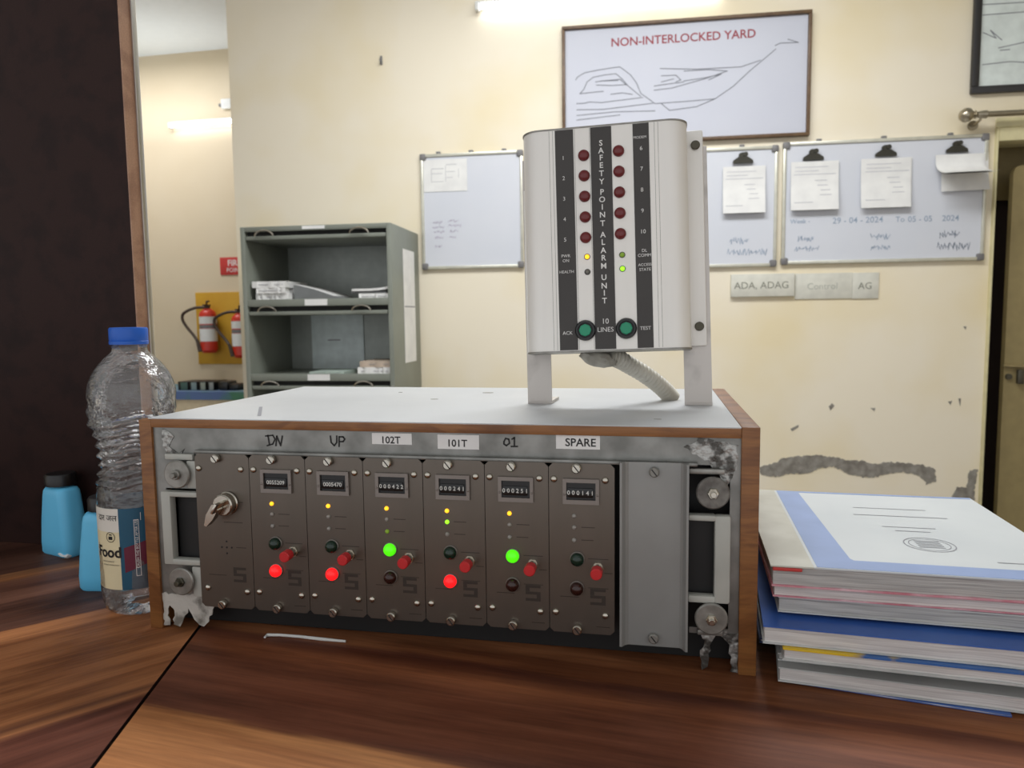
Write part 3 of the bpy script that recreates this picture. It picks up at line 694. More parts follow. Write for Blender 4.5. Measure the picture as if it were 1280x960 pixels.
# conduit from the underside of the alarm unit to the rack top
cp = [Vector((0.384, 0.122, 0.226)), Vector((0.392, 0.126, 0.2235)), Vector((0.402, 0.137, 0.217)), Vector((0.415, 0.150, 0.208)), Vector((0.426, 0.160, 0.199)), Vector((0.435, 0.168, 0.190)), Vector((0.4405, 0.173, 0.183))]
def spline(pts, n):
    out = []
    P = [pts[0] * 2 - pts[1]] + pts + [pts[-1] * 2 - pts[-2]]
    for i in range(1, len(P) - 2):
        for k_ in range(n):
            t = k_ / n; a, b, c_, d_ = P[i - 1], P[i], P[i + 1], P[i + 2]
            out.append(0.5 * ((2 * b) + (c_ - a) * t + (2 * a - 5 * b + 4 * c_ - d_) * t * t + (3 * b - a - 3 * c_ + d_) * t ** 3))
    out.append(pts[-1]); return out
sp = spline(cp, 24); org = cp[-1].copy()
ct = thing('corrugated_conduit', 'off-white corrugated conduit curving from under the alarm unit to the rack top', 'cable conduit', (org.x, org.y, org.z))
m = MB(); m.tube([p - org for p in sp], [0.0072 + 0.0012 * math.cos(i * 2 * PI / 6) for i in range(len(sp))], 18); m.obj('conduit_tube', M_cond, ct, smooth=80)
bm = bmesh.new(); bmesh.ops.create_icosphere(bm, subdivisions=3, radius=1.0)
for v in bm.verts:
    q = v.co.copy(); s_ = 1 + 0.22 * noise.noise(q * 2.3); v.co = Vector((q.x * 0.0165 * s_, q.y * 0.010 * s_, q.z * 0.0075 * s_))
m = MB(); m.addbm(bm, M=T(0.3745 - org.x, 0.118 - org.y, 0.2245 - org.z) @ Ry(0.25)); m.obj('putty_lump', M_plaster, ct)

# ---------------------------------------------------------------- water bottle
bt = thing('water_bottle', 'clear crumpled plastic water bottle with blue cap left of the rack', 'bottle', (-0.0425, 0.047, 0))
prof = [(0.010, 0.004), (0.022, 0.0015), (0.0265, 0.0), (0.0305, 0.004), (0.0325, 0.012), (0.0338, 0.022), (0.0338, 0.099), (0.0335, 0.108), (0.0325, 0.116)]
def rz_(z):
    # waist
    t = (z - 0.116) / (0.178 - 0.116)
    return 0.0325 - 0.0055 * math.sin(PI * min(1, t * 1.05)) + 0.003 * t
z = 0.118
while z < 0.176:
    prof.append((rz_(z) + 0.0016 * math.sin((z - 0.118) / 0.0088 * 2 * PI), z)); z += 0.0011
prof += [(0.0345, 0.178), (0.0362, 0.184), (0.0358, 0.190), (0.0366, 0.196), (0.0362, 0.202), (0.0345, 0.209), (0.0310, 0.217), (0.0260, 0.2245), (0.0205, 0.2305), (0.0160, 0.2345), (0.0148, 0.237), (0.0148, 0.241), (0.0155, 0.2415), (0.0155, 0.243), (0.0138, 0.2435), (0.0138, 0.246)]
m = MB(); m.lathe(prof, 72, cap=False)
for v in m.v:
    if v.z > 0.11 and v.z < 0.185:
        a = math.atan2(v.y, v.x); e = 0.0020 * noise.noise(Vector((math.cos(a) * 2.2, math.sin(a) * 2.2, v.z * 60))) + 0.0012 * noise.noise(Vector((math.cos(a) * 6, math.sin(a) * 6, v.z * 160)))
        v.z += 0.0045 * noise.noise(Vector((math.cos(a) * 1.5, math.sin(a) * 1.5, 3.0 + v.z * 10)))
    elif v.z < 0.022:
        a = math.atan2(v.y, v.x); e = 0.0012 * math.sin(a * 5) * (1 if v.z > 0.002 else 0.3)
    else: e = 0
    r = math.hypot(v.x, v.y) or 1
    v.x *= 1 + e / r; v.y *= 1 + e / r
m.obj('bottle_body', M_clear, bt, smooth=60)
m = MB(); pts_ = []
NR = 60
cp_prof = [(0.0140, 0.2425), (0.0160, 0.2427), (0.0163, 0.2455), (0.0157, 0.246), (0.0160, 0.2465), (0.0157, 0.2565), (0.0150, 0.2578), (0.010, 0.258)]
m.lathe(cp_prof, 72, M=T(0, 0, -0.0005))
for v in m.v:
    if v.z > 0.2462 and v.z < 0.2572 and math.hypot(v.x, v.y) > 0.0150:
        a = math.atan2(v.y, v.x); q = 1 + 0.018 * (1 if math.cos(a * 36) > 0 else -1); v.x *= q; v.y *= q
m.obj('cap', M_cap, bt, smooth=40)
# wrapped label: direction to camera gives angle zero
ca = math.atan2(CAM.y - 0.047, CAM.x + 0.0425)
LR = 0.0343
def wrap(x, z, r): a = ca + x / LR; return (r * math.cos(a), r * math.sin(a), z)
def patch(m, x0, x1, z0, z1, r, mi, nx=24, top=None):
    vs = []; fs = []
    for i in range(nx + 1):
        x = x0 + (x1 - x0) * i / nx
        vs.append(wrap(x, z0, r)); vs.append(wrap(x, z1, r))
    for i in range(nx): fs.append((2 * i, 2 * i + 2, 2 * i + 3, 2 * i + 1))
    m.add(vs, fs, mi)
full = 2 * PI * LR
sx = -0.0175                                   # seam between cream and teal halves
m = MB(); patch(m, sx - 0.062, sx, 0.026, 0.078, LR, 0); patch(m, sx - 0.062, sx, 0.078, 0.099, LR, 1); patch(m, sx, sx - 0.062 + full, 0.026, 0.099, LR, 2, 60)
lb = m.obj('label_wrap', [M_lab_c, M_lab_w, M_lab_t], bt)
m = MB(); NX = 14
for k_ in range(NX):
    a_, b_ = k_ / NX, (k_ + 1) / NX
    lo_ = lambda t: 0.0415 + 0.009 * t; hi_ = lambda t: 0.064 + 0.007 * t
    m.add([wrap(sx + 0.0035 + 0.024 * a_, lo_(a_), LR + 0.0002), wrap(sx + 0.0035 + 0.024 * b_, lo_(b_), LR + 0.0002), wrap(sx + 0.0035 + 0.024 * b_, hi_(b_), LR + 0.0002), wrap(sx + 0.0035 + 0.024 * a_, hi_(a_), LR + 0.0002)], [(0, 1, 2, 3)])
patch(m, sx + 0.0275, sx + 0.042, 0.046, 0.072, LR + 0.0003, 1, 8); m.obj('label_patch', [M_lab_m, M_lab_p], lb)
def wtext(m, body, size, x, z, mi=0, bold=0, rot=0.0, align='CENTER'):
    v, f_ = text_geo(body, size, align, bold)
    c_, s_ = math.cos(rot), math.sin(rot)
    m.add([wrap(x + p.x * c_ - p.y * s_, z + p.x * s_ + p.y * c_, LR + 0.0003) for p in v], f_, mi)
m = MB()
wtext(m, 'Food', 0.0135, sx - 0.0125, 0.0595, bold=0.0004); wtext(m, 'natural mineral', 0.0022, sx - 0.013, 0.0515); wtext(m, 'packaged drinking water', 0.0018, sx - 0.010, 0.0485)
wtext(m, 'दार जल', 0.0075, sx - 0.012, 0.0905)
vs = []; N = 28
for r_ in (0.0046, 0.0041): vs += [wrap(sx - 0.0085 + r_ * math.cos(2 * PI * i / N), 0.0735 + r_ * math.sin(2 * PI * i / N), LR + 0.0003) for i in range(N)]
m.add(vs, [(i, (i + 1) % N, N + (i + 1) % N, N + i) for i in range(N)])
patch(m, sx - 0.0105, sx - 0.0065, 0.0712, 0.0742, LR + 0.0003, 0, 6); patch(m, sx - 0.0100, sx - 0.0070, 0.0752, 0.0762, LR + 0.0003, 0, 6)
m.obj('label_print', M_ink, lb, smooth=0)
m = MB(); bx0, bx1, bz0, bz1 = sx + 0.0125, sx + 0.0165, 0.038, 0.089
for (a, b, c_, d_) in ((bx0, bx0 + 0.0004, bz0, bz1), (bx1 - 0.0004, bx1, bz0, bz1), (bx0, bx1, bz0, bz0 + 0.0005), (bx0, bx1, bz1 - 0.0005, bz1), (bx0, bx1, 0.0455, 0.046)): patch(m, a, b, c_, d_, LR + 0.0004, 0, 2)
wtext(m, 'CRUSH THE BOTTLE AFTER USE', 0.0031, (bx0 + bx1) / 2, 0.067, rot=PI / 2)
patch(m, sx + 0.018, sx + 0.0184, 0.088, 0.095, LR + 0.0004, 0, 2)
m.obj('label_print', M_print, lb, smooth=0)

# ---------------------------------------------------------------- blue bottles
def rrect(w, d, r, n=5):
    pts = []
    for (cx, cy, a0) in ((w / 2 - r, d / 2 - r, 0), (-w / 2 + r, d / 2 - r, PI / 2), (-w / 2 + r, -d / 2 + r, PI), (w / 2 - r, -d / 2 + r, 1.5 * PI)):
        pts += [(cx + r * math.cos(a0 + PI / 2 * i / n), cy + r * math.sin(a0 + PI / 2 * i / n)) for i in range(n + 1)]
    return pts
def blue_bottle(loc, rz, label):
    r = thing('ink_bottle', label, 'bottle', loc, rz, 'blue bottles left of the water bottle')
    secs = [(0.050, 0.026, 0.008, 0.0), (0.054, 0.030, 0.010, 0.003), (0.0545, 0.030, 0.010, 0.014), (0.050, 0.029, 0.010, 0.040), (0.043, 0.027, 0.010, 0.068), (0.0405, 0.026, 0.010, 0.0735), (0.036, 0.023, 0.009, 0.0765), (0.028, 0.020, 0.0085, 0.0775), (0.020, 0.019, 0.009, 0.0785), (0.020, 0.019, 0.009, 0.080)]
    vs = []; fs = []; n = 24
    for (w_, d_, rr, z) in secs: vs += [(x, y, z) for x, y in rrect(w_, d_, rr)]
    for i in range(len(secs) - 1):
        for k_ in range(n): fs.append((i * n + k_, i * n + (k_ + 1) % n, (i + 1) * n + (k_ + 1) % n, (i + 1) * n + k_))
    fs.append(tuple(reversed(range(n)))); fs.append(tuple((len(secs) - 1) * n + k_ for k_ in range(n)))
    m = MB(); m.add(vs, fs); m.obj('bottle_body', M_bluebt, r, smooth=50)
    m = MB(); m.lathe([(0.014, 0.0790), (0.0158, 0.0795), (0.0158, 0.0905), (0.0145, 0.0925), (0.008, 0.0928)], 40)
    for v in m.v:
        if 0.0793 < v.z < 0.091: q = 1 + 0.02 * math.cos(math.atan2(v.y, v.x) * 20); v.x *= q; v.y *= q
    m.obj('cap', M_blackpl, r, smooth=50)
    return r
blue_bottle((-0.2380, 0.1660, 0), -0.30, 'sky blue flat bottle with black cap farther back against the dark partition')
blue_bottle((-0.1060, 0.0800, 0), 0.12, 'sky blue flat bottle with black cap half hidden behind the water bottle')
# torn plastic strip and paper scrap on the desk
bm = MB(); a = [at_z(x, y, 0.0006) for x, y in ((331, 798), (334, 795), (350, 795), (375, 797), (400, 800), (432, 803))]; o_ = a[2].copy()
bm.tube([Vector((p.x - o_.x, p.y - o_.y, 0.0012)) for p in a], [0.0009, 0.0013, 0.0012, 0.0012, 0.0014, 0.0010], 8)
s = bm.obj('plastic_strip', M_white_pl, loc=(o_.x, o_.y, 0.0003)); tag(s, 'thin white plastic strip lying on the desk in front of the rack', 'strip')
bm_ = bmesh.new(); bmesh.ops.create_icosphere(bm_, subdivisions=3, radius=0.008)
for v in bm_.verts:
    v.co *= 1 + 0.5 * noise.noise(v.co * 190); v.co.z = max(v.co.z * 0.45 + 0.0036, 0)
p = at_z(86, 696, 0); m = MB(); m.addbm(bm_); s = m.obj('paper_scrap', M_paper, loc=(p.x, p.y, 0.0001), smooth=0); tag(s, 'small crumpled white paper scrap on the desk between the blue bottles', 'paper scrap')

# ---------------------------------------------------------------- stack of registers at the right
M_cov_w = mat('white cover', (208, 212, 213), 0.5, col2=(198, 203, 205), nscale=8)
M_cov_bl = mat('pale blue border', (146, 166, 208), 0.5)
M_cov_cream = mat('cream binding', (208, 206, 194), 0.6, col2=(190, 187, 174), nscale=25)
M_cov_blue = mat('blue cover', (52, 92, 170), 0.35, col2=(66, 108, 184), nscale=14)
M_cov_pink = mat('pink cover', (196, 96, 112), 0.5, col2=(226, 190, 196), nscale=30, stretch=(1, 1, 1))
M_cov_dkbl = mat('dark blue cover', (34, 56, 110), 0.35)
M_cov_yel = mat('yellow cover', (226, 188, 44), 0.4, col2=(56, 104, 170), nscale=14, lo=0.47, hi=0.52)
M_cov_gw = mat('grey white cover', (204, 206, 204), 0.55, col2=(184, 186, 184), nscale=20)
def slab(w, d, z0, z1, nx=14, ny=8, bend=None, jit=0.0, rj=3):
    rr = random.Random(rj); vs = []; fs = []
    for zz in (z0, z1):
        for j in range(ny + 1):
            for i in range(nx + 1):
                x = w * i / nx; y = d * j / ny
                ex = 0.0
                dz_ = bend(x / w, y / d) if bend else 0
                vs.append((x, y, zz + dz_))
    st = (nx + 1) * (ny + 1)
    for j in range(ny):
        for i in range(nx):
            a = j * (nx + 1) + i; q = (a, a + 1, a + nx + 2, a + nx + 1)
            fs.append(tuple(reversed(q))); fs.append(tuple(st + k_ for k_ in q))
    ring = [i for i in range(nx + 1)] + [(j + 1) * (nx + 1) + nx for j in range(ny)] + [ny * (nx + 1) + i for i in range(nx - 1, -1, -1)] + [j * (nx + 1) for j in range(ny - 1, 0, -1)]
    n = len(ring)
    for i in range(n): fs.append((ring[i], ring[(i + 1) % n], st + ring[(i + 1) % n], st + ring[i]))
    if jit:
        for i in ring:
            dx = rr.uniform(-jit, jit); dy = rr.uniform(-jit, jit)
            for k_ in (i, st + i): vs[k_] = (vs[k_][0] + dx, vs[k_][1] + dy, vs[k_][2])
    return vs, fs
def booklet(name, label, loc, rz, w, d, t, cover, pages, back=None, bend=None, ct=0.0009, inset=0.0015, cat='book', jit=0.0006):
    r = thing(name, label, cat, loc, rz, 'registers stacked beside the rack')
    e = inset
    m = MB(); v, f_ = slab(w, d, 0, ct, bend=bend); m.add(v, f_); m.obj('back_cover', back or cover, r)
    m = MB(); v, f_ = slab(w - 2 * e, d - 2 * e, ct, t - ct, bend=bend, jit=jit); m.add(v, f_, M=T(e, e, 0)); m.obj('page_block', pages, r)
    m = MB(); v, f_ = slab(w, d, t - ct, t, bend=bend); m.add(v, f_); m.obj('front_cover', cover, r)
    return r
b_sag = lambda u, v: -0.0
G0 = 0.0004
booklet('booklet', 'blue-backed leaflet sticking out lowest under the white registers', (0.514, -0.006, G0), -0.172, 0.14, 0.20, 0.0014, M_cov_blue, M_pages, ct=0.0004, inset=0.0004)
booklet('register', 'thick white register with plain covers lowest of the stack', (0.5115, -0.010, 0.0022), -0.115, 0.21, 0.29, 0.0105, M_cov_gw, M_pages, M_cov_gw)
booklet('register', 'thin greyish register lying just below the yellow and blue cover', (0.5125, 0.000, 0.0131), -0.085, 0.215, 0.28, 0.0055, M_cov_gw, M_pages_g)
booklet('booklet', 'dark blue covered booklet jutting out towards the rack board', (0.5018, 0.014, 0.0190), -0.05, 0.19, 0.25, 0.0035, M_cov_dkbl, M_pages, ct=0.0008)
booklet('register', 'register with yellow and blue cover and rounded white spine', (0.5125, -0.0205, 0.0229), -0.085, 0.205, 0.28, 0.0090, M_cov_yel, M_pages, M_cov_gw, ct=0.0014)
booklet('register', 'wide blue covered register in the middle of the stack', (0.4998, -0.0165, 0.0323), -0.075, 0.225, 0.29, 0.0128, M_cov_blue, M_pages, M_cov_gw, jit=0.0008)
booklet('booklet', 'thin grey and white leaflet right on the blue register', (0.5155, 0.016, 0.0455), -0.03, 0.20, 0.22, 0.0022, M_cov_gw, M_pages, ct=0.0005)
curl = lambda u, v: 0.010 * max(0, (0.22 - u) / 0.22) ** 1.6
booklet('register', 'bent grey register with one edge curling up under the pink cover', (0.5125, 0.003, 0.0480), -0.06, 0.215, 0.25, 0.0115, M_cov_gw, M_pages_g, M_cov_gw, bend=lambda u, v: 0.0, jit=0.0012)
booklet('register', 'pink edged register second from the top', (0.5085, 0.001, 0.0600), -0.045, 0.21, 0.245, 0.0085, M_cov_pink, M_pages, M_cov_pink)
tp = booklet('register', 'white register with pale blue border topmost of the stack', (0.5070, -0.003, 0.0690), -0.035, 0.205, 0.232, 0.0155, M_cov_w, M_pages_g, M_cov_pink, ct=0.0012, jit=0.001)
tz = 0.01575
m = MB(); m.box(-0.0012, 0.028, -0.0008, 0.232, 0.0143, tz, 0.0004); m.obj('binding_strip', M_cov_cream, tp)
m = MB(); m.prism([(0.030, 0.001), (0.205, 0.001), (0.205, 0.020), (0.058, 0.020), (0.056, 0.024), (0.050, 0.226), (0.204, 0.226), (0.204, 0.231), (0.030, 0.231)], 0.0154, tz); m.obj('cover_border', M_cov_bl, tp, smooth=0)
m = MB(); N = 40
for (r1, r2) in ((0.0180, 0.0172), (0.0145, 0.0139)):
    vs = [(0.122 + r1 * math.cos(2 * PI * i / N), 0.070 + r1 * math.sin(2 * PI * i / N), tz) for i in range(N)] + [(0.122 + r2 * math.cos(2 * PI * i / N), 0.070 + r2 * math.sin(2 * PI * i / N), tz) for i in range(N)]
    m.add(vs, [(i, (i + 1) % N, N + (i + 1) % N, N + i) for i in range(N)])
for i in range(5): m.add([(0.113, 0.062 + i * 0.004, tz), (0.131, 0.062 + i * 0.004, tz), (0.131, 0.0633 + i * 0.004, tz), (0.113, 0.0633 + i * 0.004, tz)], [(0, 1, 2, 3)])
for (x, y, w_) in ((0.10, 0.115, 0.04), (0.107, 0.104, 0.026), (0.085, 0.150, 0.075), (0.09, 0.175, 0.06), (0.155, 0.034, 0.04)):
    m.add([(x, y, tz), (x + w_, y, tz), (x + w_, y + 0.0012, tz), (x, y + 0.0012, tz)], [(0, 1, 2, 3)])
m.obj('cover_print', M_ink_g, tp, smooth=0)
m = MB(); m.box(0.0005, 0.020, -0.0011, 0.003, 0.0118, 0.0141, 0.0004); m.obj('red_tape', M_signred, tp)

# ---------------------------------------------------------------- things on the back wall
def wall_thing(name, label, cat, u, z, d=0.0, group=None):
    o = thing(name, label, cat, wp(u, z, d), WY, group); return o
def tube_light(name, label, loc, rz, L):
    r = thing(name, label, 'tube light', loc, rz, 'fluorescent tube lights')
    m = MB(); m.box(0, L, -0.030, 0.0, -0.004, 0.030, 0.004); m.obj('batten', M_white_pl, r)
    for x in (0.004, L - 0.024):
        m = MB(); m.box(x, x + 0.02, -0.05, -0.012, -0.022, 0.02, 0.004); m.obj('end_holder', M_white_pl, r)
    m = MB(); m.tube([(0.024, -0.032, 0), (L - 0.024, -0.032, 0)], 0.014, 16); m.obj('fluorescent_tube', M_tube, r)
    return r
u, z = wl(593, 8, 0.04)
tube_light('tube_light', 'lit tube light on the cream wall above the yard diagram', wp(u, z, 0.002), WY, 1.22)
a = at_y(210, 157, 4.46); b = at_y(289, 151, 4.46)
tube_light('tube_light', 'lit tube light on the corridor wall behind the wall corner', (a.x, 4.498, a.z), 0.0, 1.22)
m = MB(); p = at_y(281, 133, 4.49); m.box(-0.02, 0.06, -0.03, 0, -0.02, 0.05, 0.005); m.box(-0.045, 0.0, -0.02, 0, -0.0, 0.02, 0.003, mi=1)
o = m.obj('junction_box', [M_white_pl, M_corner], loc=(p.x, 4.498, p.z)); tag(o, 'small white junction box just above the corridor tube light', 'junction box')

# framed yard diagram
q = [wl(702, 34, 0.03), wl(1016, 10, 0.03), wl(1011, 169, 0.03)]
u0, u1 = q[0][0], q[1][0]; z1 = (q[0][1] + q[1][1]) / 2; z0 = q[2][1]
pic = wall_thing('framed_diagram', 'brown framed white yard diagram with red heading above the whiteboards', 'framed diagram', u0, z0, 0.003)
w_, h_ = u1 - u0, z1 - z0; fw = 0.016
def frame4(m, w_, h_, fw, y0_, y1_, bev=0.003, mi=0):
    m.box(0, w_, y0_, y1_, h_ - fw, h_, bev, mi); m.box(0, w_, y0_, y1_, 0, fw, bev, mi); m.box(0, fw, y0_, y1_, fw, h_ - fw, bev, mi); m.box(w_ - fw, w_, y0_, y1_, fw, h_ - fw, bev, mi)
m = MB(); frame4(m, w_, h_, fw, -0.028, 0); m.obj('frame', M_brownfr, pic)
m = MB(); m.box(fw - 0.002, w_ - fw + 0.002, -0.012, -0.004, fw - 0.002, h_ - fw + 0.002); m.obj('sheet', M_sheet, pic)
hc = wl(853, 48, 0.015)
m = MB(); m.text('NON-INTERLOCKED YARD', 0.056, T(hc[0] - u0, -0.0125, hc[1] - z0) @ FY, bold=0.0009); tx = m.obj('heading', M_redtxt, pic, smooth=0)
m = MB()
def wpx(pts, d=0.015): return [(wl(x, y, d)[0] - u0, wl(x, y, d)[1] - z0) for x, y in pts]
def z2p(L): return [(690 + x / 1280 * 330, 60 + y / 427 * 110) for x, y in L]
LN = [[(115, 155), (125, 140), (160, 120), (220, 108), (300, 95), (330, 92), (380, 130), (410, 170), (430, 220), (500, 270)],
      [(135, 222), (155, 200), (170, 165), (200, 142), (260, 130), (310, 125), (340, 150), (370, 185), (430, 235)], [(135, 222), (250, 210)],
      [(210, 165), (260, 158), (330, 152), (360, 180)], [(215, 180), (290, 182), (360, 178)], [(285, 225), (340, 218), (390, 225)], [(240, 160), (320, 158)],
      [(120, 270), (160, 268), (180, 262), (240, 265), (440, 240)], [(120, 300), (250, 298), (490, 268)], [(120, 328), (300, 310), (500, 305)], [(120, 350), (330, 325)],
      [(525, 100), (700, 103), (915, 92), (1010, 60)], [(530, 135), (600, 132), (625, 155), (600, 165)], [(495, 185), (560, 175), (640, 165)], [(495, 205), (580, 195), (740, 150), (850, 112)],
      [(530, 165), (590, 150)], [(640, 160), (740, 145), (820, 127), (760, 155)], [(640, 112), (760, 105), (850, 112)],
      [(500, 270), (640, 260), (790, 247)], [(530, 270), (570, 303), (700, 285), (790, 247), (880, 185), (960, 110), (1050, 35), (1085, 5)]]
for L in LN: m.ribbon(wpx(z2p(L)), 0.0042, M=T(0, -0.0126, 0) @ FY)
m.ribbon(wpx([(969, 57), (975, 54), (998, 53), (985, 49)]), 0.004, M=T(0, -0.0126, 0) @ FY)
m.obj('track_lines', M_pencil, pic, smooth=0)

# whiteboards
def whiteboard(label, pts, corners=(1, 1, 1, 1)):
    u0 = pts[0]; u1 = pts[1]; z0 = pts[2]; z1 = pts[3]
    r = wall_thing('whiteboard', label, 'whiteboard', u0, z0, 0.003, 'whiteboards on the cream wall')
    w_, h_ = u1 - u0, z1 - z0
    m = MB(); frame4(m, w_, h_, 0.016, -0.018, 0, 0.004); m.obj('frame', M_bframe, r)
    m = MB(); m.box(0.014, w_ - 0.014, -0.010, -0.002, 0.014, h_ - 0.014); m.obj('writing_surface', M_board, r)
    for (cx, cz) in ((0, 0), (w_ - 0.03, 0), (0, h_ - 0.03), (w_ - 0.03, h_ - 0.03)):
        m = MB(); m.box(cx - 0.002, cx + 0.032, -0.021, 0, cz - 0.002, cz + 0.032, 0.007); m.obj('corner_cap', M_corner, r)
    for cx in (w_ * 0.18, w_ * 0.5, w_ * 0.82):
        m = MB(); m.box(cx - 0.012, cx + 0.012, -0.012, 0.0, h_ - 0.004, h_ + 0.012, 0.003); m.obj('hanger', M_corner, r)
    return r, u0, z0
zt1, zb1 = wl(526, 193, .018)[1], wl(526, 337, .018)[1]
wb1, wu1, wz1 = whiteboard('left whiteboard with pinned sheet, between the steel cabinet and the alarm unit', (wl(526, 250, .018)[0], wl(654, 250, .018)[0], zb1, zt1))
zt3 = (wl(978, 180, .018)[1] + wl(1235, 165, .018)[1]) / 2; zb3 = wl(1100, 328, .018)[1]
wb3, wu3, wz3 = whiteboard('right whiteboard with dates and three clips beside the door', (wl(978, 250, .018)[0], wl(1233, 250, .018)[0], zb3, zt3))
wb2, wu2, wz2 = whiteboard('middle whiteboard half hidden behind the alarm unit', (wl(728, 250, .018)[0], wl(972, 250, .018)[0], wl(960, 333, .018)[1], wl(960, 182, .018)[1]))
def bp(x, y, u0, z0, d=0.012): a = wl(x, y, d); return (a[0] - u0, a[1] - z0)
def scribble(m, u0, z0, x0, x1, y, h, seed, w_=0.0035):
    rr = random.Random(seed); a = bp(x0, y, u0, z0); b = bp(x1, y, u0, z0); n = int((b[0] - a[0]) / 0.012) + 3; pts = []
    for i in range(n * 2):
        t = i / (n * 2 - 1); pts.append((a[0] + (b[0] - a[0]) * t + rr.uniform(-.006, .006), a[1] + (b[1] - a[1]) * t + (1 if i % 2 else -1) * h * rr.uniform(.05, .6)))
    m.ribbon(pts, w_ * 0.7, M=T(0, -0.0108, 0) @ FY)
for i, (x0, x1, y) in enumerate(((541, 553, 278), (561, 572, 276), (541, 555, 284), (561, 576, 282), (543, 555, 290), (562, 572, 289), (544, 553, 297), (562, 570, 296), (545, 553, 308))):
    m = MB(); scribble(m, wu1, wz1, x0, x1, y, 0.014, i, 0.003); m.obj('handwriting', M_marker2, wb1, smooth=0)
def btxt(body, size, x, y, wu, wz):
    a = bp(x, y, wu, wz); m = MB(); m.text(body, size, T(a[0], -0.0108, a[1]) @ FY, bold=0.0002); m.obj('handwriting', M_marker, wb3, smooth=0)
btxt('Week -', 0.030, 1000, 277, wu3, wz3); btxt('29 - 04 - 2024', 0.040, 1072, 275.5, wu3, wz3); btxt('To', 0.036, 1125, 274.5, wu3, wz3); btxt('05 - 05', 0.038, 1150, 274, wu3, wz3); btxt('2024', 0.038, 1188, 273, wu3, wz3)
for i, (x0, x1, y) in enumerate(((996, 1018, 299), (994, 1022, 311), (1088, 1111, 296), (1087, 1113, 309))):
    m = MB(); scribble(m, wu3, wz3, x0, x1, y, 0.026, 20 + i); m.obj('handwriting', M_marker, wb3, smooth=0)
M_mk3 = mat('darker marker ink', (120, 130, 146), 0.7)
for i, (x0, x1, y) in enumerate(((1175, 1198, 293), (1172, 1212, 308))):
    m = MB(); scribble(m, wu3, wz3, x0, x1, y, 0.034, 40 + i); m.obj('handwriting', M_mk3, wb3, smooth=0)
for i, (x0, x1, y) in enumerate(((912, 935, 301), (910, 960, 315))):
    m = MB(); scribble(m, wu2, wz2, x0, x1, y, 0.03, 50 + i); m.obj('handwriting', M_marker, wb2, smooth=0)
# sheet on the left board
a = wl(529, 200, .02); b = wl(584, 238, .02)
sh = wall_thing('pale_sheet', 'white printed sheet pinned to the top corner of the left whiteboard', 'paper', a[0], b[1], 0.0145, 'papers on the whiteboards')
m = MB(); m.box(0, b[0] - a[0], -0.001, 0, 0, a[1] - b[1]); m.obj('sheet', M_paper, sh, smooth=0)
m = MB(); w_ = b[0] - a[0]; h_ = a[1] - b[1]
for (x, z, ww, hh) in ((.18, .70, .28, .025), (.18, .55, .25, .02), (.52, .82, .25, .02), (.52, .60, .2, .02), (.52, .42, .15, .02), (.18, .30, .28, .02), (.17, .3, .012, .4), (.5, .3, .012, .5), (.8, .4, .012, .3)):
    m.add([(x * w_, z * h_, 0.0012), ((x + ww) * w_, z * h_, 0.0012), ((x + ww) * w_, (z + hh) * h_, 0.0012), (x * w_, (z + hh) * h_, 0.0012)], [(0, 1, 2, 3)], M=FY)
m.obj('print', mat('pale grey print', (192, 192, 194), 0.7), sh, smooth=0)
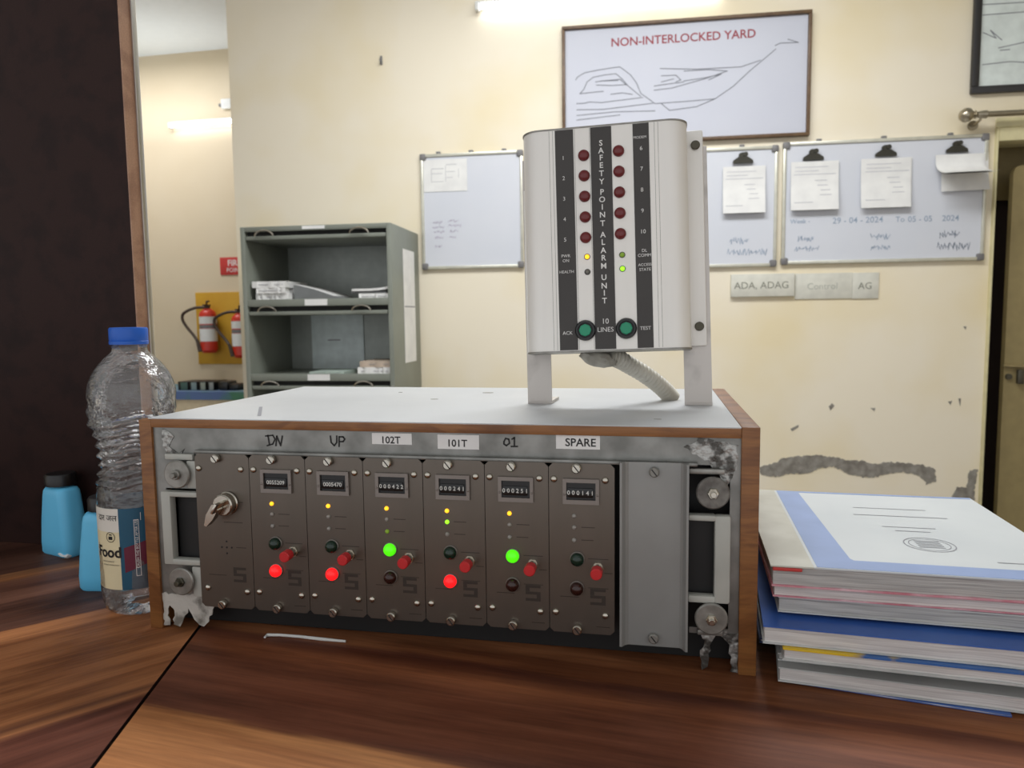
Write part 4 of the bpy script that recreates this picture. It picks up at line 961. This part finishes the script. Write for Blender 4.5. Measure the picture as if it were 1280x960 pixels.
# bulldog clips and hanging papers
CLIPS = ((929, 198, (904, 209, 956, 266), 'third from the door, on the middle whiteboard', 0), (1017, 194, (989, 203, 1047, 262), 'leftmost clip of the right whiteboard', 0),
         (1108, 189, (1078, 199, 1138, 259), 'middle clip of the right whiteboard', 0), (1197, 184, (1172, 194, 1228, 238), 'clip of the right whiteboard nearest the door', 1))
names = ('on the middle whiteboard beside the alarm unit', 'on the right whiteboard farthest from the door', 'at the centre of the right whiteboard', 'on the right whiteboard nearest the door')
clip0 = None
for i, (cx, cy, pp, ds, lift) in enumerate(CLIPS):
    c0 = wl(cx, cy, 0.03)
    lab = 'dark bulldog clip ' + names[i]
    if clip0 is None:
        clip0 = wall_thing('bulldog_clip', lab, 'clip', c0[0], c0[1], 0.020, 'bulldog clips on the whiteboards')
        m = MB(); m.prism([(-0.048, -0.022), (0.048, -0.022), (0.046, -0.008), (0.022, 0.008), (-0.022, 0.008), (-0.046, -0.008)], 0.0, 0.010, M=FY); m.obj('jaw', M_clip, clip0, smooth=0)
        m = MB(); m.prism([(-0.018, 0.0), (0.018, 0.0), (0.014, 0.026), (0.006, 0.030), (-0.006, 0.030), (-0.014, 0.026)], 0.004, 0.008, M=FY); m.cyl(0.011, 0.004, 0.012, 16, M=T(-0.010, 0, 0.016) @ FY); m.cyl(0.011, 0.004, 0.012, 16, M=T(0.012, 0, 0.020) @ FY); m.obj('lever', M_clip, clip0)
    else:
        dup(clip0, wp(c0[0], c0[1], 0.020), WY, lab)
    a = wl(pp[0], pp[1], .02); b = wl(pp[2], pp[3], .02); w_ = b[0] - a[0]; h_ = a[1] - b[1]
    sh = wall_thing('paper_sheaf', 'sheaf of white printed papers hanging ' + names[i], 'paper', a[0], b[1], 0.0135, 'papers on the whiteboards')
    m = MB(); n = 12
    for (off, dx, k_) in ((0.0, 0.0, 0.012), (0.0035, 0.006 if i == 2 else 0.001, 0.02)) if not lift else ((0.0, -0.02, 0.005), (0.004, 0.0, 0.12), (0.006, 0.01, 0.16)):
        vs = []; fs = []
        for j in range(n + 1):
            t = j / n; z = h_ * (1 - t); yo = -0.0065 - off - k_ * t * t * (1 if not lift else math.sin(t * 1.4))
            zz = z if not lift or k_ < 0.1 else z + h_ * 0.35 * t * t
            xs_ = (-dx, w_ - dx); up = h_ * 0.0
            for x in xs_: vs.append((x, yo - (0.02 * t * t * (x / w_) if lift else 0), zz)); 
            for x in xs_: vs.append((x, yo + 0.0008 - (0.02 * t * t * (x / w_) if lift else 0), zz))
        for j in range(n):
            b0 = j * 4; b1 = b0 + 4
            fs += [(b0, b1, b1 + 1, b0 + 1), (b0 + 2, b0 + 3, b1 + 3, b1 + 2), (b0, b0 + 2, b1 + 2, b1), (b0 + 1, b1 + 1, b1 + 3, b0 + 3)]
        fs += [(0, 1, 3, 2), (n * 4, n * 4 + 2, n * 4 + 3, n * 4 + 1)]
        m.add(vs, fs)
    m.obj('sheets', M_paper, sh, smooth=60)
    if not lift:
        m = MB()
        for (x, z, ww) in ((.08, .88, .7), (.08, .80, .5), (.06, .73, .88), (.5, .6, .25), (.55, .5, .22), (.06, .15, .4), (.62, .40, .2), (.6, .30, .25)):
            t = 1 - z; yy = -0.0065 - 0.0035 - 0.02 * t * t - 0.0006
            m.add([(x * w_, yy, z * h_), ((x + ww) * w_, yy, z * h_), ((x + ww) * w_, yy, z * h_ + 0.003), (x * w_, yy, z * h_ + 0.003)], [(0, 1, 2, 3)])
        m.obj('print', mat('pale grey print', (196, 196, 202), 0.7), sh, smooth=0)
# name plates under the whiteboards
M_plate = mat('pale name plate', (214, 212, 200), 0.5)
for (xa, ya, xb, yb, thick, tx, s_, lab) in ((914, 343, 993, 370, 0.02, 'ADA, ADAG', 0.048, 'raised pale plate lettered in capitals under the middle whiteboard'), (994, 342, 1065, 373, 0.006, 'Control', 0.044, 'flat pale plate with faint lettering, between the other two plates'),
                                         (1066, 341, 1098, 373, 0.006, 'AG', 0.046, 'small square pale plate under the right whiteboard')):
    a = wl(xa, ya, thick); b = wl(xb, yb, thick); w_ = b[0] - a[0]; h_ = a[1] - b[1]
    r = wall_thing('name_plate', lab, 'sign', a[0], b[1], 0.001, 'name plates under the whiteboards')
    m = MB(); m.box(0, w_, -thick, 0, 0, h_, 0.002); m.obj('plate', M_plate, r)
    m = MB(); m.text(tx, s_, T(w_ * 0.48, -thick - 0.0006, h_ * 0.48) @ FY); m.obj('lettering', mat('grey lettering', (128, 128, 116) if tx != 'Control' else (176, 178, 168), 0.6), r, smooth=0)
# black framed picture top right
a = wl(1214, 117, 0.025); b = wl(1340, 10, 0.025)
r = wall_thing('framed_picture', 'black framed white drawing above the curtain rod, cut off by the frame edge', 'framed picture', a[0], a[1], 0.003)
w_, h_ = 0.9, 0.75
m = MB(); frame4(m, w_, h_, 0.032, -0.025, 0, 0.004); m.obj('frame', M_blackfr, r)
m = MB(); m.box(0.03, w_ - 0.03, -0.010, -0.003, 0.03, h_ - 0.03); m.obj('sheet', mat('pale sheet', (222, 230, 226), 0.5), r)
m = MB()
for L in ([(1228, 6), (1280, 3)], [(1228, 19), (1280, 15)], [(1229, 41), (1245, 48), (1238, 38), (1252, 50)], [(1248, 60), (1280, 53)], [(1250, 63), (1262, 62)], [(1228, 81), (1246, 79), (1262, 77), (1280, 78)]):
    m.ribbon([(wl(x, y, .012)[0] - a[0], wl(x, y, .012)[1] - a[1]) for x, y in L], 0.004, M=T(0, -0.0104, 0) @ FY)
m.obj('drawn_lines', M_pencil, r, smooth=0)
# curtain rod
a = wl(1208, 144, 0.08)
r = wall_thing('curtain_rod', 'metal curtain rod with ball end above the door', 'curtain rod', a[0], a[1], 0.0)
m = MB(); m.tube([(0.04, -0.08, 0), (1.3, -0.08, 0)], 0.013, 14); m.obj('rod', M_rodd, r)
m = MB(); m.lathe([(0.004, -0.032), (0.018, -0.027), (0.030, -0.012), (0.032, 0.0), (0.029, 0.014), (0.017, 0.027), (0.012, 0.031), (0.019, 0.037), (0.012, 0.045), (0.015, 0.055), (0.018, 0.085), (0.012, 0.09)], 22, M=T(0.0, -0.08, 0) @ Ry(PI / 2)); m.obj('finial', M_rodd, r)
m = MB(); m.tube([(0.062, -0.08, 0), (0.062, -0.075, -0.022), (0.062, -0.03, -0.03), (0.062, 0.0, -0.03)], 0.006, 10); m.cyl(0.022, 0, 0.008, 18, M=T(0.062, 0, -0.03) @ FY); m.obj('bracket', M_rodd, r)
# wall hook
a = wl(476, 75, 0.01)
m = MB(); m.box(-0.006, 0.006, -0.008, 0, -0.022, 0.022, 0.002); m.tube([(0, -0.008, -0.012), (0, -0.022, -0.014), (0, -0.024, 0.002)], 0.003, 8)
o = m.obj('wall_hook', M_corner, loc=wp(a[0], a[1], 0.0005)); o.rotation_euler = (0, 0, WY); tag(o, 'small grey hook on the bare cream wall left of the tube light', 'hook')

# ---------------------------------------------------------------- steel cabinet
YC = 2.72
def cpx(x, y):
    n = WN; o = Vector((0, YC, 0)); r = ray(x, y); t = n.dot(o - CAM) / n.dot(r); p = CAM + r * t; return ((p - o).dot(WU), p.z)
cu0 = cpx(304, 380)[0]; cu1 = cpx(489.5, 330)[0]; ctop = cpx(490, 278)[1]
cab = thing('steel_cabinet', 'grey-green steel bookcase cabinet against the cream wall', 'cabinet', (Vector((0, YC, 0)) + WU * cu0 + Vector((0, 0, FLOOR))), WY)
cw = cu1 - cu0; chh = ctop - FLOOR; cdp = (WALL - YC) - 0.01
def cz(y, x=400): return cpx(x, y)[1] - FLOOR
st = 0.022
m = MB(); m.box(0, st, 0, cdp, 0, chh, 0.002); m.box(cw - st, cw, 0, cdp, 0, chh, 0.002); m.box(st, cw - st, cdp - 0.012, cdp, 0, chh - 0.01, mi=1); m.box(st, cw - st, 0.0, cdp, chh - 0.02, chh, 0.002)
m.box(st, cw - st, 0, cdp - 0.02, 0, 0.09)
m.obj('carcass', [M_cab, M_cab_in], cab)
zA = chh
tiers = []
zs = [cpx(400, 281)[1] - FLOOR, cpx(400, 377)[1] - FLOOR, cpx(400, 468)[1] - FLOOR]
pitch = zs[0] - zs[1]
for t in range(4):
    zt_ = zs[0] - pitch * t
    hd = 0.036
    if zt_ - hd < 0.05: break
    # header / shelf rail
    ztop = chh - 0.02 if t == 0 else zt_ + 0.014
    m = MB(); m.box(st, cw - st, 0.001, 0.02, zt_ - 0.02, ztop, 0.002)
    if t: m.box(st, cw - st, 0.02, cdp - 0.013, zt_ - 0.004, zt_ + 0.008)
    hdr = m.obj('shelf' if t else 'header_rail', M_cab, cab)
    m = MB(); m.box(cw * 0.42, cw * 0.57, -0.0012, 0.001, zt_ - 0.017, zt_ + (0.012 if t else min(0.012, chh - 0.003 - zt_))); m.obj('label_card', M_paper, hdr, smooth=0)
    # retracted flap door in its slot
    dz_ = zt_ - 0.045
    m = MB(); m.box(st + 0.004, cw - st - 0.004, 0.004, cdp - 0.06, dz_ - 0.016, dz_ + 0.002, 0.003); dd = m.obj('flap_door', M_cab, cab)
    for hx_ in (0.17, 0.80):
        m = MB(); m.tube([(cw * hx_ + 0.045 * math.cos(a_), -0.012 - 0.006 * math.sin(a_), dz_ + 0.000 + 0.026 * math.sin(a_)) for a_ in [i * PI / 8 for i in range(9)]], 0.004, 8); m.obj('handle', M_bolt, dd)
    m = MB(); m.box(st, cw - st, 0.03, 0.032, dz_ + 0.003, zt_ - 0.02); m.obj('slot', M_slot, cab)
# paper strip on its side
z_a = -0.02; pz1 = cpx(490, 300)[1] - FLOOR
s = thing('paper_notice', 'long white paper strip stuck on the side of the steel cabinet', 'paper', cab.matrix_basis @ Vector((cw + 0.001, cdp * 0.38, chh * 0.58)), WY)
m = MB(); m.box(0, 0.0008, 0, cdp * 0.42, 0, chh * 0.355); m.box(0.0008, 0.0014, 0.01, cdp * 0.40, chh * 0.175, chh * 0.179, mi=1); m.obj('sheet', [M_paper, M_ink_g], s, smooth=0)
# papers and files inside the cabinet
def paper_bundle(x, y, z, w_, d_, h_, label, mt=M_paper, rz=0.0, sag=0.0):
    p = cab.matrix_basis @ Vector((x, y, z)); r = thing('paper_bundle', label, 'papers', p, WY + rz, 'paper bundles in the steel cabinet')
    m = MB(); v, f_ = slab(w_, d_, 0, h_, bend=(lambda u_, v_: sag * max(0, u_ - 0.4) ** 2) if sag else None, jit=0.004, rj=int(x * 1000 + z * 77)); m.add(v, f_); m.obj('sheets', mt, r)
    m = MB(); m.box(w_ * 0.1, w_ * 0.9, -0.0005, 0.001, h_ * 0.45, h_ * 0.52); m.obj('page_edge', M_ink_g, r, smooth=0)
    return r
s1 = zs[0] - pitch + 0.0085; s2 = zs[0] - 2 * pitch + 0.0085
def cx(x): return cpx(x, 380)[0] - cu0
M_grey_item = mat('grey folder', (120, 122, 122), 0.6)
paper_bundle(cx(317), 0.03, s1, cx(357) - cx(317), 0.24, 0.035, 'lowest white bundle of the left pile on the top shelf', M_paper)
paper_bundle(cx(318), 0.02, s1 + 0.0355, cx(354) - cx(318), 0.25, 0.026, 'middle white bundle of the left pile on the top shelf', M_paper)
paper_bundle(cx(313), 0.02, s1 + 0.062, cx(356) - cx(313), 0.24, 0.030, 'uppermost white bundle of the left pile on the top shelf', M_paper)
r = thing('paper_bundle', 'dark grey folder lying beside the left pile on the top shelf', 'papers', cab.matrix_basis @ Vector((cx(361), 0.06, s1)), WY, 'paper bundles in the steel cabinet')
m = MB(); m.prism([(0, 0), (0.27, 0), (0.27, 0.006), (0.20, 0.018), (0.10, 0.052), (0.0, 0.075)], -0.26, 0, M=FY); m.obj('item', M_grey_item, r, smooth=0)  # plain dark grey wedge sloping down to the right
m = MB(); m.prism([(0.004, 0.076), (0.10, 0.053), (0.20, 0.019), (0.20, 0.021), (0.10, 0.055), (0.004, 0.078)], -0.25, 0.001, M=FY); m.obj('flap', M_paper, r, smooth=0)
paper_bundle(cx(447), 0.02, s1, cx(486) - cx(447), 0.22, 0.026, 'thick white bundle lying at the right of the top shelf', M_paper)
paper_bundle(cx(439), 0.02, s1 + 0.0265 + 0.012, cx(486) - cx(439), 0.22, 0.010, 'thin white file slanting over the right bundle of the top shelf', M_paper, sag=0.03)
paper_bundle(cx(438), 0.03, s1 + 0.0265, cx(480) - cx(438), 0.22, 0.010, 'thin grey file under the slanting file on the top shelf', M_grey_item)
paper_bundle(cx(443), 0.02, s2, cx(486) - cx(443), 0.22, 0.035, 'white bundle under the tan file on the second shelf', M_paper)
paper_bundle(cx(446), 0.02, s2 + 0.0355, cx(486) - cx(446), 0.22, 0.028, 'tan file at the right of the second shelf', mat('tan file', (196, 178, 160), 0.6))
paper_bundle(cx(382), 0.02, s2, cx(425) - cx(382), 0.22, 0.014, 'thin green and white file at the centre of the second shelf', mat('green white file', (176, 190, 180), 0.6))
def cxd(x, d):
    o = Vector((0, YC, 0)) + WN * d; q = ray(x, 430); t = WN.dot(o - CAM) / WN.dot(q); return (CAM + q * t - o).dot(WU) - cu0
p = cab.matrix_basis @ Vector((cxd(390, cdp - 0.02), cdp - 0.02, s2 + 0.0)); r = thing('pale_sheet', 'pale panel painting the bright reflection at the back of the second shelf', 'paper', p, WY)
m = MB(); m.box(0, 0.29, 0, 0.003, 0, 0.30); m.box(0.09, 0.16, -0.0006, 0, 0.15, 0.156, mi=1); m.obj('sheet', [mat('pale aqua reflection', (232, 244, 243), 0.4), M_ink_g], r, smooth=0)  # pale panel painted in place of a bright reflection inside the cabinet

# ---------------------------------------------------------------- corridor end: extinguishers, board, sign, table
YE = 4.498
a = at_y(245, 366, YE); b = at_y(250, 455, YE)
bd = thing('yellow_backboard', 'yellow board behind the fire extinguishers on the corridor wall', 'board', (a.x, YE, b.z))
bh = a.z - b.z; bw = 0.62
m = MB(); m.box(0, bw, -0.012, 0, 0, bh, 0.002); m.obj('board', M_yel, bd)
def extinguisher(x, z, h, label):
    r = thing('fire_extinguisher', label, 'fire extinguisher', (x, YE - 0.085, z), 0, 'fire extinguishers on the yellow board')
    R = 0.062
    m = MB(); m.lathe([(0.045, 0), (R, 0.02), (R, h * 0.78), (R * 0.9, h * 0.84), (R * 0.6, h * 0.89), (0.02, h * 0.92)], 28); m.obj('cylinder', M_red, r)
    m = MB(); m.lathe([(R + 0.001, h * 0.24), (R + 0.001, h * 0.50), ], 28, cap=False); m.obj('label_wrap', M_paper, r)
    m = MB(); m.lathe([(R + 0.001, h * 0.51), (R + 0.001, h * 0.58)], 28, cap=False); m.obj('band', M_corner, r)
    m = MB(); m.lathe([(R + 0.001, h * 0.60), (R + 0.001, h * 0.75)], 28, cap=False); m.obj('label_wrap', M_white_pl, r)
    m = MB(); m.cyl(0.02, h * 0.91, h * 0.97, 14); m.box(-0.012, 0.012, -0.05, 0.03, h * 0.97, h * 1.0, 0.004); m.tube([(0, -0.01, h * 0.98), (0.03, -0.05, h * 1.06), (0.06, -0.07, h * 1.06)], 0.007, 8); m.obj('valve', M_hose, r)
    pts = [Vector((-0.02, 0, h * 0.94)), Vector((-0.10, -0.01, h * 0.93)), Vector((-0.185, -0.02, h * 0.83)), Vector((-0.20, -0.02, h * 0.70)), Vector((-0.17, -0.02, h * 0.55)), Vector((-0.11, -0.03, h * 0.38)), Vector((-0.065, -0.05, h * 0.26))]
    m = MB(); m.tube(spline(pts, 6), 0.011, 10); m.tube([pts[-1], pts[-1] + Vector((0.03, -0.01, -0.08))], [0.012, 0.017], 10); m.obj('hose', M_hose, r)
    m = MB(); m.box(-0.02, 0.02, 0.02, 0.085 - 0.0125, h * 0.6, h * 0.66, 0.002); m.box(-0.03, 0.03, 0.085 - 0.018, 0.085 - 0.0125, h * 0.5, h * 0.7); m.obj('wall_bracket', M_corner, r)
    return r
a = at_y(262, 441, YE - 0.085); b = at_y(262, 384, YE - 0.085)
extinguisher(a.x, a.z, (b.z - a.z) * 1.06, 'red fire extinguisher in full view on the yellow board')
a2 = at_y(301, 452, YE - 0.085)
extinguisher(a2.x + 0.01, a2.z + 0.03, (b.z - a.z) * 1.06, 'fire extinguisher cut by the wall corner, right on the yellow board')
a = at_y(275, 322, YE); b = at_y(275, 344, YE)
sg = thing('fire_sign', 'red fire sign above the yellow board on the corridor wall', 'sign', (a.x, YE, b.z))
h_ = a.z - b.z
m = MB(); m.box(0, 0.24, -0.006, 0, 0, h_, 0.002); m.obj('plate', M_signred, sg)
m = MB(); m.text('FIRE', 0.062, T(0.12, -0.0066, h_ * 0.66) @ FY, bold=0.001); m.text('POINT', 0.045, T(0.12, -0.0066, h_ * 0.26) @ FY); m.obj('lettering', M_print, sg, smooth=0)

YT = 3.7
a = at_y(222, 489, YT); zt_ = a.z
tb_ = thing('side_table', 'long low table with green-blue cloth front in the corridor', 'table', (a.x - 0.9, YT, FLOOR))
m = MB(); m.box(0, 2.0, 0, 0.5, zt_ - FLOOR - 0.03, zt_ - FLOOR, 0.003); m.obj('tabletop', mat('green blue cloth', (96, 130, 124), 0.7, col2=(90, 112, 150), nscale=4), tb_)
m = MB(); m.box(0.0, 2.0, -0.004, 0, zt_ - FLOOR - 0.055, zt_ - FLOOR - 0.003); m.obj('cloth_front', mat('green blue cloth front', (78, 132, 104), 0.7, col2=(92, 116, 164), nscale=4, lo=0.42, hi=0.58), tb_)
m = MB(); m.box(0.05, 1.95, 0.02, 0.04, 0, zt_ - FLOOR - 0.03); m.obj('front_board', mat('beige board', (226, 210, 178), 0.6), tb_)
for x in (0.05, 1.9):
    m = MB(); m.box(x, x + 0.05, 0.40, 0.45, 0, zt_ - FLOOR - 0.03); m.obj('leg', M_dark, tb_)
lr = random.Random(4)
cols = [((70, 100, 92), 'dark green'), ((130, 150, 152), 'pale grey'), ((150, 158, 146), 'light grey-green'), ((150, 156, 154), 'silver grey')]
xs = [(222, 236), (236, 247), (248, 258), (259, 268)]
for i, ((c_, nm), (xa, xb)) in enumerate(zip(cols, xs)):
    A = at_y(xa, 477, YT + 0.06); Bq = at_y(xb, 489, YT + 0.06); w_ = Bq.x - A.x; h_ = A.z - zt_
    r = thing('battery_box', '%s box with dark edges, %s from the wall corner on the corridor table' % (nm, ('fourth', 'third', 'second', 'nearest')[i]), 'box', (A.x, YT + 0.06, zt_ + 0.0005), 0, 'boxes in a row on the corridor table')
    m = MB(); m.box(0, w_ * 0.96, 0, 0.16, 0, h_, 0.004); m.obj('body', M_blackpl, r)
    m = MB(); m.box(w_ * 0.28, w_ * 0.9, -0.003, 0.001, h_ * 0.04, h_ * 0.9, 0.001); m.obj('face', mat('box face ' + nm, c_, 0.5), r)
A = at_y(272, 477, YT + 0.06); Bq = at_y(279, 489, YT + 0.06); r = thing('battery_charger', 'black lumpy charger lying at the corner end of the corridor table', 'charger', (A.x, YT + 0.06, zt_ + 0.0005))
m = MB(); m.box(0, 0.07, 0, 0.12, 0, A.z - zt_, 0.012); m.obj('body', M_blackpl, r)
m = MB(); m.box(0.066, 0.14, 0.01, 0.11, 0, (A.z - zt_) * 0.72, 0.014); m.obj('plug_block', M_blackpl, r)
